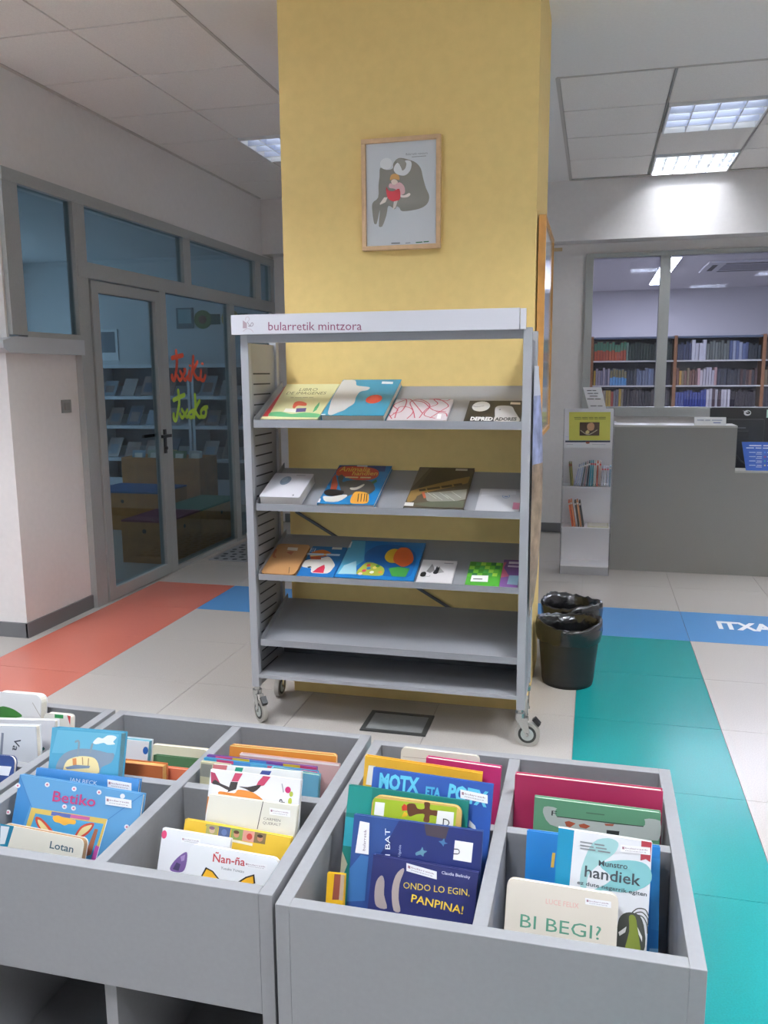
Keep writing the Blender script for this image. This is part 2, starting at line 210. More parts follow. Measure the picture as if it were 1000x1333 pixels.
 ('picture_book','blue book with author name just above the pink titled book','picture books filed in the grey crates',[-1.1371,1.3573,0.3835],[1.0,0.0,0.009],[-0.0084,0.342,0.9397],0.2458,0.2769,0.012,'3f86c6','e8e2d4',0,[('T','IAN BECK','d4e0ea',0.0853,0.2566,0.0646,0.0085,-0.0228,0),('K',[(0.175,0.2537),(0.2314,0.2516),(0.2292,0.2675),(0.1727,0.2698)])]),
 ('picture_book','sky blue book with grey teapot house and white smoke cloud','picture books filed in the grey crates',[-1.1187,1.3919,0.3835],[0.9995,0.0,0.0306],[-0.0291,0.3091,0.9506],0.1696,0.3497,0.026,'4fa3c4','6a94a0',0,[('P','68b4d0',[(0.0139,0.3457),(0.1645,0.3454),(0.1594,0.3031),(0.0051,0.2962)]),('P','eef2f4',[(0.1038,0.3253),(0.1144,0.336),(0.1262,0.3348),(0.1371,0.3416),(0.1509,0.3425),(0.1596,0.339),(0.1522,0.3297),(0.1572,0.3249),(0.139,0.3224),(0.1294,0.3258),(0.1112,0.3217)]),('P','8496a8',[(0.0184,0.2628),(0.0254,0.2855),(0.0427,0.3009),(0.0749,0.31),(0.1124,0.3098),(0.1407,0.3058),(0.1569,0.3049),(0.1518,0.2867),(0.1298,0.2751),(0.1176,0.2583),(0.0379,0.2582)]),('P','f0dca0',[(0.0372,0.2642),(0.0447,0.2829),(0.0673,0.2926),(0.0905,0.295),(0.1119,0.2918),(0.1227,0.2766),(0.1175,0.2595),(0.0426,0.2586)]),('P','d88a4c',[(0.0574,0.2878),(0.0667,0.2893),(0.0694,0.2726),(0.0601,0.2719)]),('S','8a98a4',0.0047,[(0.0694,0.2947),(0.0701,0.3189),(0.0675,0.3256),(0.0616,0.3236)]),('S','8a98a4',0.0046,[(0.099,0.3036),(0.1028,0.3212)]),('P','788aa0',[(0.0415,0.2686),(0.0667,0.2756),(0.1019,0.2758),(0.1001,0.2709),(0.0466,0.2649)]),('S','b0885c',0.0023,[(0.0815,0.2916),(0.0839,0.2777)]),('S','b0885c',0.0023,[(0.0966,0.2907),(0.0971,0.2767)])]),
 ('picture_book','white book with red title and two yellow pointed ears,middle crate front','picture books filed in the grey crates',[-0.721,1.2445,0.3893],[0.9995,0.0,-0.0324],[0.0305,0.3422,0.9391],0.1793,0.2265,0.012,'eceef0','e8e2d4',0.014,[('T','Ñan-ña','c03c44',0.0501,0.2021,0.0642,0.0141,0.0281,1),('T','Yusuke Yonezu','70747a',0.0681,0.1913,0.0461,0.0047,0.0099,0),('P','2a2624',[(0.0302,0.1717),(0.0379,0.19),(0.0534,0.1856),(0.0689,0.1728),(0.0521,0.1684)]),('P','eab02c',[(0.0339,0.1733),(0.04,0.1869),(0.0518,0.1836),(0.065,0.1728),(0.0519,0.1701)]),('P','2a2624',[(0.1051,0.1751),(0.1188,0.1857),(0.1349,0.1927),(0.139,0.1772),(0.1209,0.171)]),('P','eab02c',[(0.1107,0.176),(0.121,0.1837),(0.1328,0.189),(0.136,0.1767),(0.1207,0.1726)]),('K',[(0.1146,0.202),(0.1589,0.2028),(0.1575,0.2127),(0.1132,0.2119)])]),
 ('picture_book','white book with purple flowers and red dot corner','picture books filed in the grey crates',[-0.7921,1.2697,0.3875],[0.9996,0.0,-0.0285],[0.0268,0.3421,0.9393],0.1415,0.2348,0.012,'e9eaee','e8e2d4',0,[('E','d0406c',0.0047,0.2237,0.0056,0.0077),('P','7a6098',[(0.0262,0.1651),(0.034,0.1803),(0.0479,0.1947),(0.0574,0.1979),(0.0587,0.1771),(0.0529,0.1622),(0.0331,0.1599)]),('P','4a4468',[(0.0324,0.1643),(0.0384,0.1775),(0.0469,0.1753),(0.0448,0.1627)]),('P','a890c0',[(0.0447,0.189),(0.054,0.1939),(0.0537,0.1833),(0.048,0.1807)]),('K',[(0.0427,0.2151),(0.0828,0.2157),(0.0813,0.226),(0.0411,0.2254)])]),
 ('picture_book','yellow book with a row of small portraits under its top edge','picture books filed in the grey crates',[-0.7707,1.3177,0.3933],[0.999,0.0,-0.0439],[0.0413,0.3423,0.9387],0.2222,0.2259,0.014,'ecc440','e8e2d4',0,[('P','9aa860',[(0.0459,0.2239),(0.2118,0.2259),(0.2104,0.2259),(0.0445,0.22)]),('P','b4b070',[(0.0471,0.2239),(0.0717,0.2241),(0.0716,0.2042),(0.0471,0.2039)]),('P','5a6c98',[(0.0733,0.2242),(0.0977,0.2244),(0.0976,0.2046),(0.0733,0.2043)]),('P','8fa860',[(0.1001,0.2244),(0.1243,0.2247),(0.1242,0.2049),(0.1,0.2046)]),('P','e0a494',[(0.1243,0.2247),(0.1484,0.2249),(0.1482,0.2052),(0.1242,0.2049)]),('P','8a7450',[(0.1484,0.2249),(0.1723,0.2251),(0.172,0.2055),(0.1482,0.2052)]),('E','d8c0a8',0.0598,0.2141,0.006,0.006),('E','7088c0',0.0855,0.2142,0.0059,0.006),('E','d89c80',0.1114,0.2144,0.0059,0.006),('E','d04c44',0.1387,0.2146,0.0059,0.0059),('E','c89070',0.1607,0.2148,0.0058,0.0059),('E','8a6a88',0.0591,0.2183,0.006,0.0032),('E','60402c',0.1108,0.2186,0.0059,0.0032),('E','3a2c24',0.1601,0.219,0.0058,0.0031),('T','~1','f6f2e0',0.0947,0.1998,0.0525,0.0077,-0.0233,0)]),
 ('picture_book','cream book with dark vertical line and author name at right','picture books filed in the grey crates',[-0.7285,1.3381,0.3856],[0.9999,0.0,-0.0113],[0.0107,0.342,0.9396],0.1878,0.2746,0.014,'dedcd0','e8e2d4',0,[('S','3c3c38',0.0016,[(0.1156,0.2738),(0.1096,0.2222)]),('T','CARMEN','7a7670',0.1203,0.2406,0.0354,0.005,0.0035,0),('T','QUERALT','7a7670',0.1197,0.2326,0.0377,0.005,0.0124,0),('T','~2','c8b888',0.0177,0.2196,0.0413,0.0043,-0.0054,0),('K',[(0.1323,0.2522),(0.1752,0.2522),(0.1738,0.2646),(0.1308,0.2647)])]),
 ('picture_book','white book with red black and orange brush strokes','picture books filed in the grey crates',[-0.7381,1.3575,0.3846],[1.0,0.0,-0.0057],[0.0053,0.342,0.9397],0.1949,0.3144,0.012,'e8e8ec','e8e2d4',0,[('P','b43c5c',[(0.0006,0.3095),(0.0102,0.3079),(0.023,0.2904),(0.0043,0.2872)]),('P','3a3230',[(0.0118,0.2949),(0.0253,0.2888),(0.0449,0.2835),(0.0435,0.2777),(0.0216,0.2847),(0.0065,0.2867)]),('P','c04464',[(0.0539,0.3127),(0.0706,0.3134),(0.0621,0.2967),(0.0476,0.2958)]),('P','3a3230',[(0.0464,0.2949),(0.0622,0.2959),(0.0598,0.2815),(0.0419,0.2738)]),('P','c04464',[(0.115,0.3137),(0.1307,0.3136),(0.1183,0.2955),(0.1004,0.2898),(0.1052,0.3015)]),('P','3a3230',[(0.0653,0.2877),(0.0839,0.2887),(0.104,0.2946),(0.1123,0.2941),(0.0974,0.2801),(0.0803,0.2845)]),('P','e08a3c',[(0.0239,0.2662),(0.025,0.2738),(0.0566,0.2736),(0.064,0.2812),(0.089,0.281),(0.1061,0.2756),(0.1176,0.2658),(0.0663,0.2617)]),('P','d88838',[(0.0,0.2252),(0.0,0.2614),(0.0034,0.2608),(0.0,0.2222)]),('E','c83470',0.1697,0.2928,0.006,0.0062),('E','a8b848',0.1773,0.2856,0.004,0.0051),('E','c0c850',0.1763,0.2719,0.004,0.0065),('T','P','303030',0.1655,0.267,0.008,0.0113,1.6782,1),('T','~1','a0a0a4',0.1621,0.2875,0.0168,0.0036,1.8725,0)]),
 ('picture_book','white book showing green and blue squares above the brush stroke book','picture books filed in the grey crates',[-0.7378,1.3912,0.3835],[0.9995,0.0,0.0309],[-0.029,0.3422,0.9392],0.1948,0.3093,0.01,'e2e4e2','e8e2d4',0,[('P','2a9a80',[(0.0512,0.3073),(0.0683,0.3074),(0.0649,0.2969),(0.0486,0.2975)]),('P','3c4c90',[(0.1096,0.3052),(0.1306,0.3056),(0.1252,0.295),(0.104,0.296)]),('P','c06a6c',[(0.0,0.3093),(0.0325,0.3093),(0.0304,0.2992),(0.0,0.2996)])]),
 ('picture_book','orange book at the back of middle crate','picture books filed in the grey crates',[-0.8171,1.6802,0.3835],[0.9999,0.0,0.0115],[-0.0111,0.2419,0.9702],0.2666,0.2265,0.012,'d88a38','f0e0b0',0.008,[('S','f0d890',0.0025,[(0.0017,0.2235),(0.2649,0.2233)])]),
 ('picture_book','pale pink book in front of the orange book','picture books filed in the grey crates',[-0.7742,1.6347,0.3842],[1.0,0.0,-0.0028],[0.0028,0.2419,0.9703],0.2408,0.2288,0.012,'c8a4a0','f0ece8',0,[('S','ece4e0',0.0038,[(0.0011,0.2262),(0.2391,0.2265)])]),
 ('picture_book','book with a many coloured striped edge,rear one of two','picture books filed in the grey crates',[-0.8355,1.6082,0.3841],[1.0,0.0,-0.0024],[0.0024,0.1564,0.9877],0.2646,0.2354,0.008,'7c5a9c','b070b0',0,[('P','7a50a0',[(0.0,0.2354),(0.0214,0.2354),(0.0217,0.2289),(0.0,0.2288)]),('P','d05080',[(0.0214,0.2354),(0.0631,0.2354),(0.0633,0.2289),(0.0217,0.2289)]),('P','e0c840',[(0.0631,0.2354),(0.1043,0.2354),(0.1046,0.229),(0.0633,0.2289)]),('P','5090d0',[(0.1043,0.2354),(0.1451,0.2354),(0.1454,0.229),(0.1046,0.229)]),('P','8050a0',[(0.1451,0.2354),(0.1855,0.2354),(0.1857,0.229),(0.1454,0.229)]),('P','d8b838',[(0.1855,0.2354),(0.2254,0.2354),(0.2257,0.2291),(0.1857,0.229)]),('P','c84878',[(0.2254,0.2354),(0.2646,0.2354),(0.2646,0.2291),(0.2257,0.2291)])]),
 ('picture_book','book with a many coloured striped edge,front one of two','picture books filed in the grey crates',[-0.8327,1.5827,0.3864],[0.9999,0.0,-0.0108],[0.0106,0.1564,0.9876],0.2705,0.2385,0.008,'4a9cc0','50a0c8',0,[('P','50a8d0',[(0.0,0.2385),(0.031,0.2385),(0.0313,0.2312),(0.0,0.2316)]),('P','d05080',[(0.031,0.2385),(0.072,0.2385),(0.0724,0.2311),(0.0313,0.2316)]),('P','5090d0',[(0.072,0.2385),(0.1126,0.2385),(0.113,0.2311),(0.0723,0.2316)]),('P','60b0d8',[(0.1126,0.2385),(0.1528,0.2385),(0.1531,0.2311),(0.1129,0.2315)]),('P','d87090',[(0.1528,0.2385),(0.1926,0.2385),(0.1929,0.231),(0.1531,0.2315)]),('P','7858a8',[(0.1926,0.2385),(0.2319,0.2385),(0.2323,0.231),(0.1929,0.2315)]),('P','d04878',[(0.2319,0.2385),(0.2705,0.2385),(0.2705,0.231),(0.2322,0.2314)])]),
 ('picture_book','cream and olive book with a red block at its corner','picture books filed in the grey crates',[-0.8314,1.5634,0.3849],[0.9998,0.0,-0.0195],[0.0194,0.1392,0.9901],0.0694,0.2415,0.01,'c8c4a4','e8e2d4',0,[('P','8c8c84',[(0.0016,0.2374),(0.0281,0.2376),(0.027,0.2081),(0.0,0.2089)])]),
 ('picture_book','light blue book leaning at right end of middle crate','picture books filed in the grey crates',[-0.6669,1.558,0.3877],[0.9993,0.0,-0.0379],[0.0375,0.1393,0.9895],0.1107,0.2444,0.014,'6aa6c0','d8c060',0,[]),
 ('board_book','cream board book at back left of middle crate','picture books filed in the grey crates',[-1.0489,1.7141,0.3835],[1.0,0.0,0.0095],[-0.0092,0.2419,0.9702],0.1615,0.1897,0.02,'e2dac0','e8e2d4',0.012,[]),
 ('picture_book','dark green book with navy end in middle crate back','picture books filed in the grey crates',[-1.0054,1.6515,0.3835],[1.0,0.0,0.0055],[-0.0052,0.2756,0.9612],0.1364,0.194,0.016,'4c7450','9cae84',0,[('P','24405c',[(0.1364,0.1892),(0.1364,0.1905),(0.1364,0.1681),(0.1364,0.1632)])]),
 ('picture_book','white book with blue dot on its end beside teapot house book','picture books filed in the grey crates',[-1.0778,1.5987,0.3881],[0.99,0.1283,-0.0595],[0.0288,0.2288,0.9731],0.078,0.246,0.03,'dfe2e6','5c98a8',0,[('E','2c60a8',0.072,0.2248,0.0065,0.0089)]),
 ('picture_book','coral book with navy corner low in middle crate back','picture books filed in the grey crates',[-0.9553,1.6006,0.3835],[1.0,0.0,0.0083],[-0.0082,0.1737,0.9848],0.0901,0.1981,0.014,'d87858','e8e2d4',0,[('P','2a5080',[(0.0878,0.1966),(0.0901,0.1968),(0.0901,0.1875),(0.0881,0.1856)])]),
 ('picture_book','orange brown book with gilt edge behind the teapot house book','picture books filed in the grey crates',[-1.0421,1.563,0.3835],[0.9999,0.0,0.0123],[-0.0122,0.1219,0.9925],0.1263,0.2213,0.026,'b8683c','c89858',0,[]),
 ('board_book','white board book with green hill picture,back of left crate','picture books filed in the grey crates',[-1.5184,1.7382,0.3835],[0.9999,-0.0,0.0163],[-0.0159,0.2079,0.978],0.1463,0.2734,0.028,'e6e4e4','e8e2d4',0.02,[('P','3c7a34',[(0.0,0.2102),(0.0229,0.2346),(0.0524,0.2343),(0.0763,0.226),(0.0915,0.2146),(0.0598,0.2072),(0.0,0.2001)]),('S','b0a8a0',0.0017,[(0.1215,0.2517),(0.1463,0.2189)])]),
 ('board_book','white board book with green and red bands at right of left crate','picture books filed in the grey crates',[-1.3239,1.6817,0.3835],[1.0,0.0,0.0085],[-0.0083,0.2079,0.9781],0.0763,0.2562,0.02,'e6e2da','e8e2d4',0.01,[('P','3c9a58',[(0.0306,0.2558),(0.0554,0.2559),(0.056,0.2464),(0.0311,0.2462)]),('P','c84848',[(0.0664,0.2554),(0.0763,0.2548),(0.0763,0.2313),(0.0763,0.2306)])]),
 ('picture_book','white book with blue dot standing in left crate','picture books filed in the grey crates',[-1.5159,1.6462,0.3835],[0.9972,0.0,0.0747],[-0.0736,0.1741,0.982],0.2726,0.2401,0.018,'e4e4e8','e8e2d4',0,[('E','2c68b4',0.2166,0.1997,0.0055,0.0085),('T','~1','2a6c68',0.2235,0.155,0.0246,0.0111,0.6434,1)]),
 ('picture_book','white book with large sideways title letters in left crate','picture books filed in the grey crates',[-1.4763,1.5694,0.3835],[0.9964,0.0,0.0849],[-0.0838,0.157,0.984],0.2425,0.2587,0.02,'e2e5ea','e8e2d4',0,[('T','Va','404450',0.1836,0.2314,0.0312,0.0174,-1.8671,1),('T','~1','8a90a0',0.1466,0.2423,0.0534,0.0107,-1.706,0)]),
 ('board_book','navy board book with white label in left crate front','picture books filed in the grey crates',[-1.4071,1.44,0.3835],[0.9988,0.0,0.0492],[-0.0468,0.3094,0.9498],0.1736,0.2489,0.012,'26407c','e8e2d4',0.015,[('P','eceff4',[(0.1222,0.2259),(0.1679,0.2255),(0.1625,0.2051),(0.1192,0.2059)])]),
 ('picture_book','pale yellow book with red spine,top left of the rack','picture books displayed on the rack',[-1.3203,3.2035,1.2965],[1,0,0],[0.0,0.9186,0.3953],0.2444,0.3437,0.012,'d6d2a0','e8e4da',0,[('P','b03038',[(0.0,0.0226),(0.0248,0.0229),(0.0001,0.3435),(0.0,0.3437)]),('P','5fae78',[(0.0271,0.0258),(0.0223,0.0586),(0.0669,0.0662),(0.1208,0.0452),(0.1693,0.06),(0.2393,0.0464),(0.2444,0.0157)]),('P','c8503c',[(0.103,0.1102),(0.0977,0.1577),(0.1221,0.1667),(0.152,0.1473),(0.1565,0.1222),(0.1218,0.125),(0.1155,0.0985)]),('P','e8e4dc',[(0.077,0.0663),(0.0764,0.0983),(0.1255,0.0928),(0.1328,0.0596)]),('P','4a3c78',[(0.1236,0.0986),(0.1662,0.1018),(0.1724,0.0671),(0.1319,0.0625)]),('P','3c9a68',[(0.2056,0.0603),(0.2003,0.1107),(0.2067,0.1609),(0.2146,0.1254),(0.2156,0.0818)]),('T','LIBRO','5a5a3c',0.0788,0.2703,0.0818,0.0287,-0.0053,0),('T','DE IMAGENES','5a5a3c',0.0323,0.2343,0.1775,0.0283,-0.0029,0),('T','~4','a8a47c',0.0642,0.1971,0.1023,0.0124,0.0294,0)]),
 ('picture_book','large blue book with white animal shape and red disc','picture books displayed on the rack',[-1.0592,3.1964,1.3131],[1,0,0],[0.0,0.9186,0.3953],0.2598,0.3458,0.03,'1f88a8','c8c0b0',0,[('P','c4c2c0',[(0.0049,0.3424),(0.0557,0.3385),(0.0757,0.2871),(0.111,0.2758),(0.1393,0.2646),(0.134,0.2368),(0.1078,0.2216),(0.1033,0.1688),(0.11,0.11),(0.0954,0.0739),(0.0849,0.0455),(0.065,0.0243),(0.0427,0.0),(0.0253,0.017),(0.0156,0.0735),(0.0047,0.1465),(0.0018,0.2532)]),('E','d03c34',0.1846,0.1495,0.0337,0.0416),('P','d8dce0',[(0.1788,0.3257),(0.228,0.3219),(0.2312,0.2982),(0.1815,0.3019)]),('P','f0f2f4',[(0.2124,0.0),(0.2332,0.0),(0.2361,0.0),(0.2142,0.0)]),('P','d8e4ec',[(0.0,0.0098),(0.0176,0.0099),(0.0191,0.0),(0.0,0.0)])]),
 ('picture_book','white book covered with tangled red lines','picture books displayed on the rack',[-0.7908,3.2043,1.2947],[1,0,0],[0.0,0.9186,0.3953],0.2367,0.1894,0.01,'cfc6cc','e8e4da',0,[('S','b83c58',0.0044,[(0.0076,0.0328),(0.0271,0.0885),(0.0,0.131),(0.0282,0.1747),(0.0575,0.1894),(0.0943,0.1315),(0.1325,0.0616)]),('S','b83c58',0.0043,[(0.0293,0.0194),(0.0275,0.1169),(0.0809,0.103),(0.1095,0.0204)]),('S','b83c58',0.0043,[(0.0801,0.0133),(0.0927,0.0751),(0.0633,0.1602),(0.0997,0.1894),(0.1509,0.1317),(0.1412,0.048),(0.1892,0.0187)]),('S','b83c58',0.0043,[(0.1279,0.0206),(0.1435,0.1034),(0.1798,0.1461),(0.1572,0.1894),(0.2064,0.1749),(0.223,0.1894)]),('S','b83c58',0.0043,[(0.1706,0.0212),(0.2078,0.0899),(0.2258,0.1321),(0.1788,0.1894),(0.1381,0.1894)]),('S','b83c58',0.0045,[(0.0187,0.1894),(0.0416,0.1894),(0.0499,0.1313),(0.0426,0.0747),(0.0142,0.0605)]),('S','b83c58',0.0043,[(0.1855,0.0759),(0.2246,0.0625),(0.235,0.0354)]),('S','b83c58',0.0045,[(0.0796,0.1747),(0.1206,0.1603),(0.1708,0.0896),(0.2224,0.0762)]),('S','b83c58',0.0044,[(0.0,0.0465),(0.0183,0.0125)]),('P','f0eef0',[(0.1952,0.0553),(0.2109,0.0528),(0.2136,0.011),(0.1974,0.0135)])]),
 ('picture_book','black book with white disc and bold white title on top shelf','picture books displayed on the rack',[-0.4861,3.2051,1.2928],[1,0,0],[0.0,0.9186,0.3953],0.2161,0.1822,0.008,'1c1c20','e8e4da',0,[('E','d4d2d0',0.0516,0.1298,0.0352,0.0453),('S','303034',0.0025,[(0.0088,0.1437),(0.0326,0.1255),(0.062,0.1341)]),('P','c4c2c2',[(0.116,0.0416),(0.1095,0.1162),(0.1283,0.1372),(0.171,0.1304),(0.1868,0.0894),(0.2039,0.0426),(0.2125,0.0),(0.117,0.0)]),('P','1c1c20',[(0.1234,0.0984),(0.1303,0.1067),(0.1324,0.0985)]),('T','DEPRED','e8e8e8',0.0245,0.006,0.0857,0.0291,-0.0167,2),('T','ADORES','17171a',0.1189,0.0047,0.0824,0.0263,0.014,2),('P','d8d0c0',[(0.1644,0.1682),(0.2027,0.1655),(0.2043,0.1459),(0.1645,0.1485)])]),
 ('picture_book','thick white book with single grey pebble on cover','picture books displayed on the rack',[-1.3347,3.1942,0.9778],[1,0,0],[0.0,0.9352,0.3542],0.1765,0.2096,0.04,'d8d6dc','d0ccc8',0.008,[('E','7f8fa2',0.0694,0.1429,0.0225,0.0389),('E','94a4b4',0.0622,0.1537,0.0137,0.0209),('T','~1','9a9aa0',0.1024,0.1897,0.0407,0.0084,-0.0222,0),('P','808088',[(0.14,0.0246),(0.146,0.025),(0.1489,0.012),(0.1424,0.0117)])]),
 ('picture_book','blue and red book crowded with painted wild animals','picture books displayed on the rack',[-1.0848,3.2027,0.9553],[1,0,0],[0.0,0.9352,0.3542],0.2391,0.3444,0.016,'1d7ab4','e8e4da',0,[('P','1c3c78',[(0.0,0.3415),(0.2118,0.3444),(0.2183,0.2903),(0.0,0.2866)]),('P','cc4830',[(0.0032,0.2805),(0.0117,0.3251),(0.0654,0.3348),(0.1371,0.3275),(0.1852,0.3004),(0.1979,0.2465),(0.1663,0.2098),(0.0983,0.2106),(0.0494,0.2394),(0.0167,0.2449)]),('P','b84c30',[(0.0237,0.1133),(0.0023,0.2228),(0.0058,0.2588),(0.0417,0.1688),(0.0502,0.1147)]),('P','54504e',[(0.0261,0.224),(0.0332,0.2529),(0.0513,0.2323),(0.0546,0.1833),(0.0744,0.1982),(0.1128,0.2071),(0.168,0.2029),(0.1945,0.1767),(0.214,0.1237),(0.1816,0.0692),(0.133,0.0795),(0.104,0.0647),(0.07,0.1158)]),('S','54504e',0.008,[(0.0684,0.1702),(0.0474,0.1969),(0.0309,0.2313),(0.0361,0.2502)]),('P','d8d0c0',[(0.1042,0.1379),(0.1295,0.1433),(0.1549,0.1747),(0.1567,0.1543),(0.135,0.1221),(0.1121,0.1208)]),('P','2a6c3c',[(0.1813,0.1898),(0.1979,0.2184),(0.2061,0.1979),(0.1945,0.1767)]),('P','1c1c1e',[(0.0011,0.0986),(0.0152,0.1195),(0.0561,0.1177),(0.0868,0.1034),(0.0828,0.07),(0.0455,0.0613),(0.0162,0.0702)]),('P','d8d4cc',[(0.0095,0.0592),(0.0462,0.0588),(0.094,0.0773),(0.1105,0.0651),(0.0841,0.0183),(0.0325,0.0152)]),('P','e0a040',[(0.13,0.0662),(0.1392,0.1063),(0.188,0.0958),(0.2053,0.0576),(0.2086,0.0131),(0.1525,0.0059),(0.1354,0.0214)]),('S','3a2c20',0.0039,[(0.154,0.0873),(0.1667,0.0233)]),('S','3a2c20',0.0039,[(0.167,0.088),(0.1794,0.024)]),('S','3a2c20',0.0039,[(0.1799,0.0887),(0.1921,0.0248)]),('S','3a2c20',0.0039,[(0.1896,0.0893),(0.2017,0.0254)]),('T','Animalia','e8c860',0.0148,0.2839,0.1365,0.0438,0.003,1),('T','handien','e8c860',0.0815,0.248,0.1116,0.0375,0.0476,1),('T','~2','e0d0a0',0.0574,0.2227,0.1135,0.0197,0.0118,1),('P','e4e4e8',[(0.0,0.0384),(0.0058,0.0381),(0.0106,0.0049),(0.0,0.0063)]),('P','c8c8d0',[(0.0814,0.3444),(0.1282,0.3444),(0.1309,0.3302),(0.0832,0.3311)])]),
 ('picture_book','dark brown photographic book with ochre title band','picture books displayed on the rack',[-0.7238,3.2041,0.9516],[1,0,0],[0.0,0.9352,0.3542],0.2386,0.3476,0.012,'54493c','e8e4da',0,[('P','6c6258',[(0.0,0.3448),(0.046,0.3427),(0.0,0.1523),(0.0,0.1587)]),('P','3c3428',[(0.0606,0.3361),(0.2189,0.343),(0.2305,0.2592),(0.0413,0.1547),(0.026,0.1672)]),('P','8c7040',[(0.0044,0.1131),(0.0258,0.1512),(0.2258,0.27),(0.2276,0.2114),(0.0556,0.1134),(0.0347,0.0569),(0.006,0.0425)]),('P','8c8a80',[(0.0614,0.1163),(0.2319,0.1584),(0.2375,0.0753),(0.1516,0.0326),(0.0857,0.0536)]),('P','5c6050',[(0.0161,0.0243),(0.0992,0.0481),(0.2362,0.0626),(0.2381,0.0073),(0.107,0.0051)]),('S','c0beb4',0.0025,[(0.0728,0.1235),(0.1195,0.0746)]),('S','c0beb4',0.0025,[(0.1003,0.112),(0.1464,0.0635)]),('S','c0beb4',0.0025,[(0.1232,0.1263),(0.169,0.0775)]),('S','c0beb4',0.0025,[(0.1515,0.1084),(0.1965,0.0603)]),('S','c0beb4',0.0025,[(0.1723,0.1355),(0.2173,0.0867)]),('P','b4583c',[(0.0507,0.1222),(0.0602,0.1293),(0.0779,0.0785),(0.0698,0.0717)]),('T','~4','3c2c1c',0.0412,0.1282,0.18,0.0289,0.3679,1),('P','c8c4bc',[(0.159,0.3375),(0.2099,0.3369),(0.211,0.3199),(0.1596,0.3204)]),('P','e4e2dc',[(0.0,0.0357),(0.0358,0.0355),(0.0383,0.007),(0.0005,0.0083)])]),
 ('picture_book','pale white pamphlet with blue stamp lying at right of the second shelf','picture books displayed on the rack',[-0.4382,3.2063,0.946],[1,0,0],[0.0,0.9352,0.3542],0.1682,0.1793,0.006,'bcbcc0','e8e4da',0,[('E','8898b8',0.1086,0.1205,0.0157,0.0177),('E','bcbcc0',0.1086,0.1205,0.0121,0.0126),('T','~1','7080b0',0.102,0.1138,0.014,0.0126,-0.0316,0),('P','c88098',[(0.1417,0.0725),(0.1682,0.0681),(0.1682,0.0163),(0.1427,0.0178)]),('P','c8c8cc',[(0.0094,0.1534),(0.1439,0.1673),(0.1468,0.1354),(0.0081,0.1147)])]),
 ('notebook','kraft brown notebook with rounded corners on the third shelf','picture books displayed on the rack',[-1.3439,3.2042,0.6496],[1,0,0],[0.0,0.9361,0.3517],0.1526,0.2358,0.012,'b88858','9a7048',0.02,[('P','a85c3c',[(0.0,0.1672),(0.0,0.187),(0.0118,0.1844),(0.0152,0.1447),(0.0305,0.1213),(0.0112,0.1258)]),('P','a85c3c',[(0.0608,0.1671),(0.0752,0.177),(0.0933,0.176),(0.0884,0.1483)]),('P','d8d0c4',[(0.0539,0.2081),(0.1005,0.208),(0.1051,0.1832),(0.058,0.1857)]),('S','3a2818',0.0026,[(0.1252,0.0084),(0.1132,0.0539)]),('P','e8e4e0',[(0.0,0.0742),(0.0,0.0811),(0.0,0.0518),(0.0,0.0473)])]),
 ('picture_book','blue book with white dog and striped burger hat','picture books displayed on the rack',[-1.1817,3.2056,0.6458],[1,0,0],[0.0,0.9361,0.3517],0.1573,0.2334,0.008,'1f6cac','e8e4da',0,[('P','e8e2d8',[(0.0,0.0719),(0.0,0.114),(0.0197,0.1281),(0.0702,0.1445),(0.0988,0.153),(0.1392,0.0964),(0.1391,0.0729),(0.125,0.0289),(0.0581,0.0275),(0.0449,0.0588),(0.0265,0.063)]),('P','d0702c',[(0.0079,0.1613),(0.0147,0.1891),(0.0514,0.2071),(0.0917,0.1892),(0.0977,0.1687),(0.0617,0.1498),(0.0228,0.1405)]),('P','f0d8a0',[(0.0093,0.1614),(0.0942,0.1808),(0.097,0.1711),(0.013,0.1494)]),('P','b84c2c',[(0.0128,0.1457),(0.0606,0.1534),(0.0677,0.1297),(0.0231,0.1284)]),('P','c8304c',[(0.0583,0.031),(0.073,0.0671),(0.094,0.0925),(0.1028,0.0697),(0.108,0.0296)]),('P','1c1c20',[(0.0233,0.0686),(0.0362,0.0757),(0.0454,0.0682),(0.0342,0.0602)]),('T','El','c8dcec',-0.0025,0.1877,0.0231,0.0272,0.0277,0),('T','~2','c8dcec',-0.0078,0.16,0.1488,0.0243,0.0173,0),('P','e0dcd4',[(0.0903,0.2304),(0.1342,0.2314),(0.137,0.214),(0.0919,0.2129)])]),
